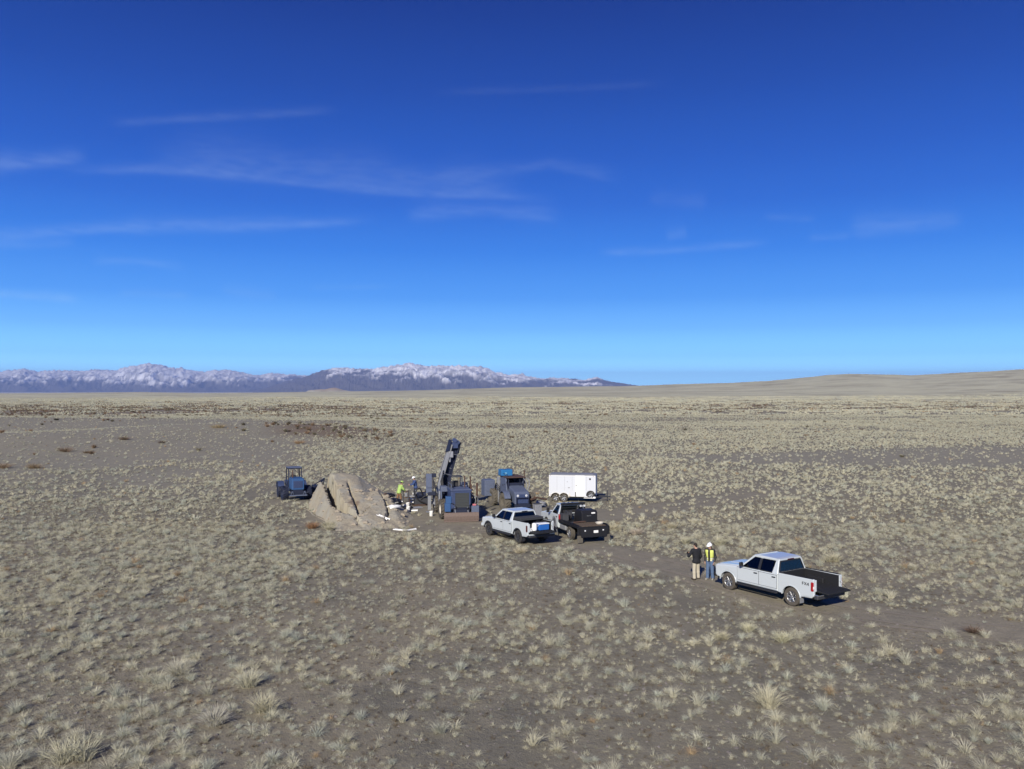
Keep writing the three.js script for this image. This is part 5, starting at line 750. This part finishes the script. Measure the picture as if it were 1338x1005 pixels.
function rods(u0, v0, u1, v1, n, r, mat, name, label, cat, lift = 0) { const a = G(u0, v0), b = G(u1, v1), t = thing(name, label, cat, [(a[0] + b[0]) / 2, 0, (a[2] + b[2]) / 2]), cx = t.position.x, cz = t.position.z, q = mulberry(u0 * 3 + v0); for (let k = 0; k < n; k++) { const o = (k - (n - 1) / 2) * r * 2.3, j = (q() - .5) * .3, A = [a[0] - cx + j, pileY(a[0], a[2]) + r + lift, a[2] - cz + o], B = [b[0] - cx + j, pileY(b[0], b[2]) + r + lift, b[2] - cz + o + (q() - .5) * .06]; part('pipe', [bar(A, B, r, r, 12)], mat, t); part('pipe_collar', [bar(B, [lerp(B[0], A[0], .07), lerp(B[1], A[1], .07), lerp(B[2], A[2], .07)], r * 1.25, r * 1.25, 12)], mat, t); } blockers.push([cx, cz, .6]); return t; }
rods(514.5, 692.2, 528, 693.6, 2, .045, M.pvc, 'plastic_pipe', 'pair of white plastic pipes on the ground before the dirt pile', 'pipe'); rods(527.5, 694, 542, 692, 2, .045, M.pvc, 'plastic_pipe', 'white plastic pipes continuing the row towards the rig blade', 'pipe');
rods(494, 683.5, 508.5, 684.5, 2, .05, M.pvc, 'plastic_pipe', 'white plastic pipes lying at the front foot of the dirt pile', 'pipe'); rods(505, 676.5, 514, 678, 1, .05, M.pvc, 'plastic_pipe', 'single white pipe leaning at the right foot of the dirt pile', 'pipe', .1);
rods(539, 667.8, 547.5, 667.8, 2, .06, M.pvc, 'plastic_pipe', 'short white pipes in front of the drill rods', 'pipe'); rods(537.5, 658.5, 545, 659, 2, .05, M.pvc, 'plastic_pipe', 'white pipe lying across the middle of the drill rods', 'pipe', .12); rods(528, 661.8, 534, 661.3, 1, .06, M.pvc, 'plastic_pipe', 'short white pipe end beside the upright tub', 'pipe', .05); rods(538, 653.3, 546, 652.8, 2, .07, M.pvc, 'plastic_pipe', 'white pipes on the trestle behind the drill rods', 'pipe', .5);
rods(534, 664.8, 550, 663.5, 5, .05, M.steel, 'drill_rods', 'row of grey steel drill rods lying beside the rig', 'drill rods'); rods(540, 660.5, 559, 658.8, 4, .05, M.darkSteel, 'drill_rods', 'darker steel drill rods reaching to the rig jack leg', 'drill rods', .1);
function sack(u, v, sx, sy, sz, turn, mat, label, name = 'sack', cat = 'bag') { const [x, , z] = G(u, v), g = new THREE.SphereGeometry(1, 22, 14), p = g.attributes.position; for (let i = 0; i < p.count; i++) { const a = p.getX(i), b = p.getY(i), c = p.getZ(i), f = 1 + .22 * n3(a * 1.7 + u, b * 1.7, c * 1.7) + .12 * n3(a * 4, b * 4, c * 4 + u); p.setXYZ(i, Math.sign(a) * Math.abs(a) ** .8 * f * sx, Math.max(b * f, -.6) * sy, Math.sign(c) * Math.abs(c) ** .8 * f * sz); } g.computeVertexNormals(); const t = thing(name, label, cat, [x, pileY(x, z) + sy * .5, z], turn); part('body', g, mat, t); part('tied_neck', [cylX(.05, .16, sx * .95, sy * .1, 0, 'x', 8, .09)], mat, t); blockers.push([x, z, Math.max(sx, sz)]); return t; }
sack(516.5, 678, .48, .15, .22, .75, M.pvc, 'crumpled white bag draped on the right foot of the dirt pile'); sack(519, 673.5, .34, .2, .3, .2, M.plasticBlack, 'black plastic bag behind the crumpled white bag'); sack(519.8, 663.2 + 1.5, .34, .13, .3, 0, M.pvc, 'white bag at the feet of the lime-topped worker');
sack(526, 667, .8, .14, .3, .1, M.plasticBlack, 'flat black plastic sheeting between the worker and the buckets', 'plastic_sheet', 'sheeting'); sack(515, 668.5, .6, .18, .35, -.5, M.plasticBlack, 'black plastic sheeting bunched at the right edge of the dirt pile', 'plastic_sheet', 'sheeting'); sack(509, 660.5, .5, .16, .3, -.7, M.plasticBlack, 'black plastic strip high on the right edge of the dirt pile', 'plastic_sheet', 'sheeting');
{ const pts = [[490, 640, 1.55], [494, 643, 1.5], [498, 646, 1.35], [503, 650, 1.15], [509, 651.5, .8]].map(([u, v, y]) => { const p = G(u, v, y); return [p[0], pileY(p[0], p[2]) + .1, p[2]]; }); const o = pts[0]; const t = thing('hose', 'dark red-brown hose trailing down the right crest of the dirt pile', 'hose', o); parts('hose', [tube(pts.map((p) => [p[0] - o[0], p[1] - o[1], p[2] - o[2]]), .07, 40, 8)], M.rust, t); part('coupling', [bar([0, 0, 0], [pts[1][0] - o[0], pts[1][1] - o[1], pts[1][2] - o[2]], .11, .09, 10)], M.darkSteel, t); }
{ const [x, , z] = G(550, 660), t = thing('mud_pump', 'dark mud pump with looping black hoses left of the drill rig', 'pump', [x, 0, z], .3); part('tank', [box(1.1, .5, .8, 0, .35, 0, .05)], M.darkSteel, t); part('motor', [cylX(.24, .6, .1, .85, 0, 'x', 20), box(.3, .3, .4, -.35, .8, 0, .04)], M.night, t); parts('hose', [tube([[.1, .9, .3], [-.2, 1.45, .35], [-.55, 1.1, .4], [-.3, .5, .5], [.3, .2, .6]], .055, 40, 8), tube([[.3, .9, 0], [.5, 1.35, .1], [.9, 1.0, .1], [1.4, .9, 0]], .05, 30, 8), tube([[-.1, .5, .4], [.3, .8, .5], [.9, .45, .5], [1.3, .3, .4]], .05, 30, 8)], M.black, t); part('valve', [cylX(.08, .3, -.4, 1.1, 0), box(.2, .06, .06, -.4, 1.25, 0, .02)], M.steel, t); part('skid', [box(1.4, .1, .1, 0, .06, .35, .02), box(1.4, .1, .1, 0, .06, -.35, .02)], M.rust, t); blockers.push([x, z, 1]); }
{ const [x, , z] = G(543, 655), t = thing('work_platform', 'low steel platform that the blue-jacketed worker stands on', 'platform', [x, 0, z], .1); part('deck', [box(1.3, .05, .8, 0, .215, 0, .01)], M.steel, t); for (const a of [-.55, .55]) for (const b of [-.32, .32]) part('leg', [box(.06, .2, .06, a, .1, b, .01)], M.rust, t); blockers.push([x, z, .8]); }
{ const [x, , z] = G(530.5, 657), t = thing('pipe_stand', 'narrow steel stand with upright bars between the worker and the pump', 'stand', [x, 0, z], .2); for (const a of [-.22, .22]) part('post', [box(.07, 1.05, .07, a, .52, 0, .012)], M.darkSteel, t); part('cross_rail', [box(.55, .06, .06, 0, .95, 0, .01), box(.55, .06, .06, 0, .45, 0, .01)], M.rust, t); part('foot', [box(.08, .05, .6, -.22, .03, 0, .01), box(.08, .05, .6, .22, .03, 0, .01)], M.darkSteel, t); part('clamp', [box(.22, .3, .2, 0, .68, .06, .04)], M.greySteel, t); blockers.push([x, z, .5]); }
{ const [x, , z] = G(541.5, 656.5), t = thing('trestle', 'steel trestle carrying white pipes behind the drill rods', 'trestle', [x, 0, z], 0); for (const a of [-.4, .4]) for (const b of [-1, 1]) part('leg', [beam([a, 0, b * .25], [a, .52, b * .04], .05, .05)], M.rust, t); part('top_rail', [box(1.0, .06, .3, 0, .53, 0, .01)], M.steel, t); blockers.push([x, z, .6]); }
// gear heap right of the carrier
sack(697, 665, .22, .2, .2, .3, M.cream, 'left one of two tan sacks beside the carrier bumper'); sack(700.5, 664.8, .2, .21, .2, -.2, M.cream, 'right one of two tan sacks beside the carrier bumper'); sack(704, 661.5, .6, .3, .5, .1, M.greySteel, 'grey tarpaulin heap under the dark beam right of the carrier', 'tarpaulin', 'tarpaulin');
{ const [x, , z] = G(702, 674), t = thing('tool_cabinet', 'weathered grey metal box standing between the two parked work trucks', 'box', [x, 0, z], .4); part('body', [box(.55, .9, .5, 0, .46, 0, .03)], M.greySteel, t); part('lid', [box(.58, .06, .53, 0, .93, 0, .02)], M.tonneau, t); part('latch', [box(.1, .12, .03, 0, .78, .26, .01)], M.steel, t); blockers.push([x, z, .7]); }

// ---------------------------------------------------------------- single bushes and tufts that stand out
shrub(405, 690, .95, .75, [.30, .17, .085], 'orange-brown round bush left below the dirt pile', 'bush'); shrub(430, 689, .95, .8, [.46, .43, .29], 'yellow tuft pair, rear one, at the left foot of the dirt pile'); shrub(432, 693, .85, .75, [.47, .44, .31], 'yellow tuft in front, at the left foot of the dirt pile');
shrub(1000, 920, 1.0, .95, [.47, .44, .31], 'tall straw-yellow tuft right of centre near the lower edge'); shrub(1022, 837, .85, .65, [.50, .48, .32], 'bright yellow rounded tuft on bare ground below the nearest truck'); shrub(975, 824, .8, .65, [.49, .47, .32], 'yellow rounded tuft second from the right below the nearest truck'); shrub(940, 833, .8, .65, [.48, .45, .31], 'yellow rounded tuft third from the right below the nearest truck');
shrub(1083, 733, 1.1, .75, [.49, .46, .32], 'pale round tuft just behind the open bed of the nearest truck'); shrub(939, 712, 1.1, .75, [.44, .42, .29], 'pale round tuft behind the person in the white hard hat'); shrub(897, 711, .95, .8, [.46, .44, .31], 'pale tuft left behind the person in the dark jacket');
shrub(342, 930, .9, 1.0, [.47, .44, .31], 'tall yellow tuft casting a long shadow in the left foreground', 'grass tuft'); shrub(330, 897, .85, 1.0, [.46, .44, .32], 'yellow tuft a little above the long-shadowed one in the left foreground'); shrub(98, 994, 1.1, .9, [.46, .44, .31], 'big pale tuft in the bottom left corner'); shrub(238, 880, .95, .8, [.44, .42, .32], 'broad pale tuft in the middle of the left foreground'); shrub(286, 945, .95, .85, [.43, .41, .33], 'broad grey-green tuft left of the long-shadowed tuft');
shrub(660, 700, .85, .7, [.46, .42, .28], 'yellow tuft between the wheels of the pickup with coolers'); shrub(681, 722, .8, .6, [.47, .42, .29], 'yellow tuft below the rear wheel of the pickup with coolers'); shrub(804, 693, .95, .75, [.46, .42, .29], 'yellow tuft right of the flatbed truck tail'); shrub(832, 698, 1.0, .7, [.43, .37, .29], 'dull tan tuft further right of the flatbed truck'); shrub(876, 690, .9, .75, [.46, .42, .29], 'yellow tuft with a dark base far right of the flatbed truck');
shrub(85, 594, 2.6, .42, [.17, .115, .07], 'wide low brown bush in the sparse left middle ground', 'bush'); shrub(162, 583, 2.2, .42, [.17, .115, .075], 'dark brown bush on the grey slope at left', 'bush'); shrub(211, 585, 1.5, .5, [.13, .095, .07], 'small dark bush right of the dark brown one on the grey slope', 'bush'); shrub(45, 612, 2.0, .5, [.25, .18, .10], 'tan-brown bush near the left edge', 'bush'); shrub(5, 612, 2.0, .5, [.24, .17, .10], 'tan-brown bush cut by the left edge', 'bush'); shrub(288, 572, 3.0, .45, [.37, .29, .16], 'yellow-brown bush clump on the crest of the grey mound', 'bush'); shrub(393, 582, 2.2, .45, [.36, .24, .13], 'orange-tan bush above the tractor on the reddish patch', 'bush'); shrub(115, 595, 1.3, .5, [.21, .15, .09], 'small brown bush between the wide bush and the grey slope', 'bush');
shrub(1271, 826, .75, .5, [.16, .11, .075], 'dark brown low bush near the right edge', 'bush');
growGrass();

scene.traverse((o) => { if (o.isMesh) { o.castShadow = true; o.receiveShadow = true; } });
renderer.render(scene, camera);
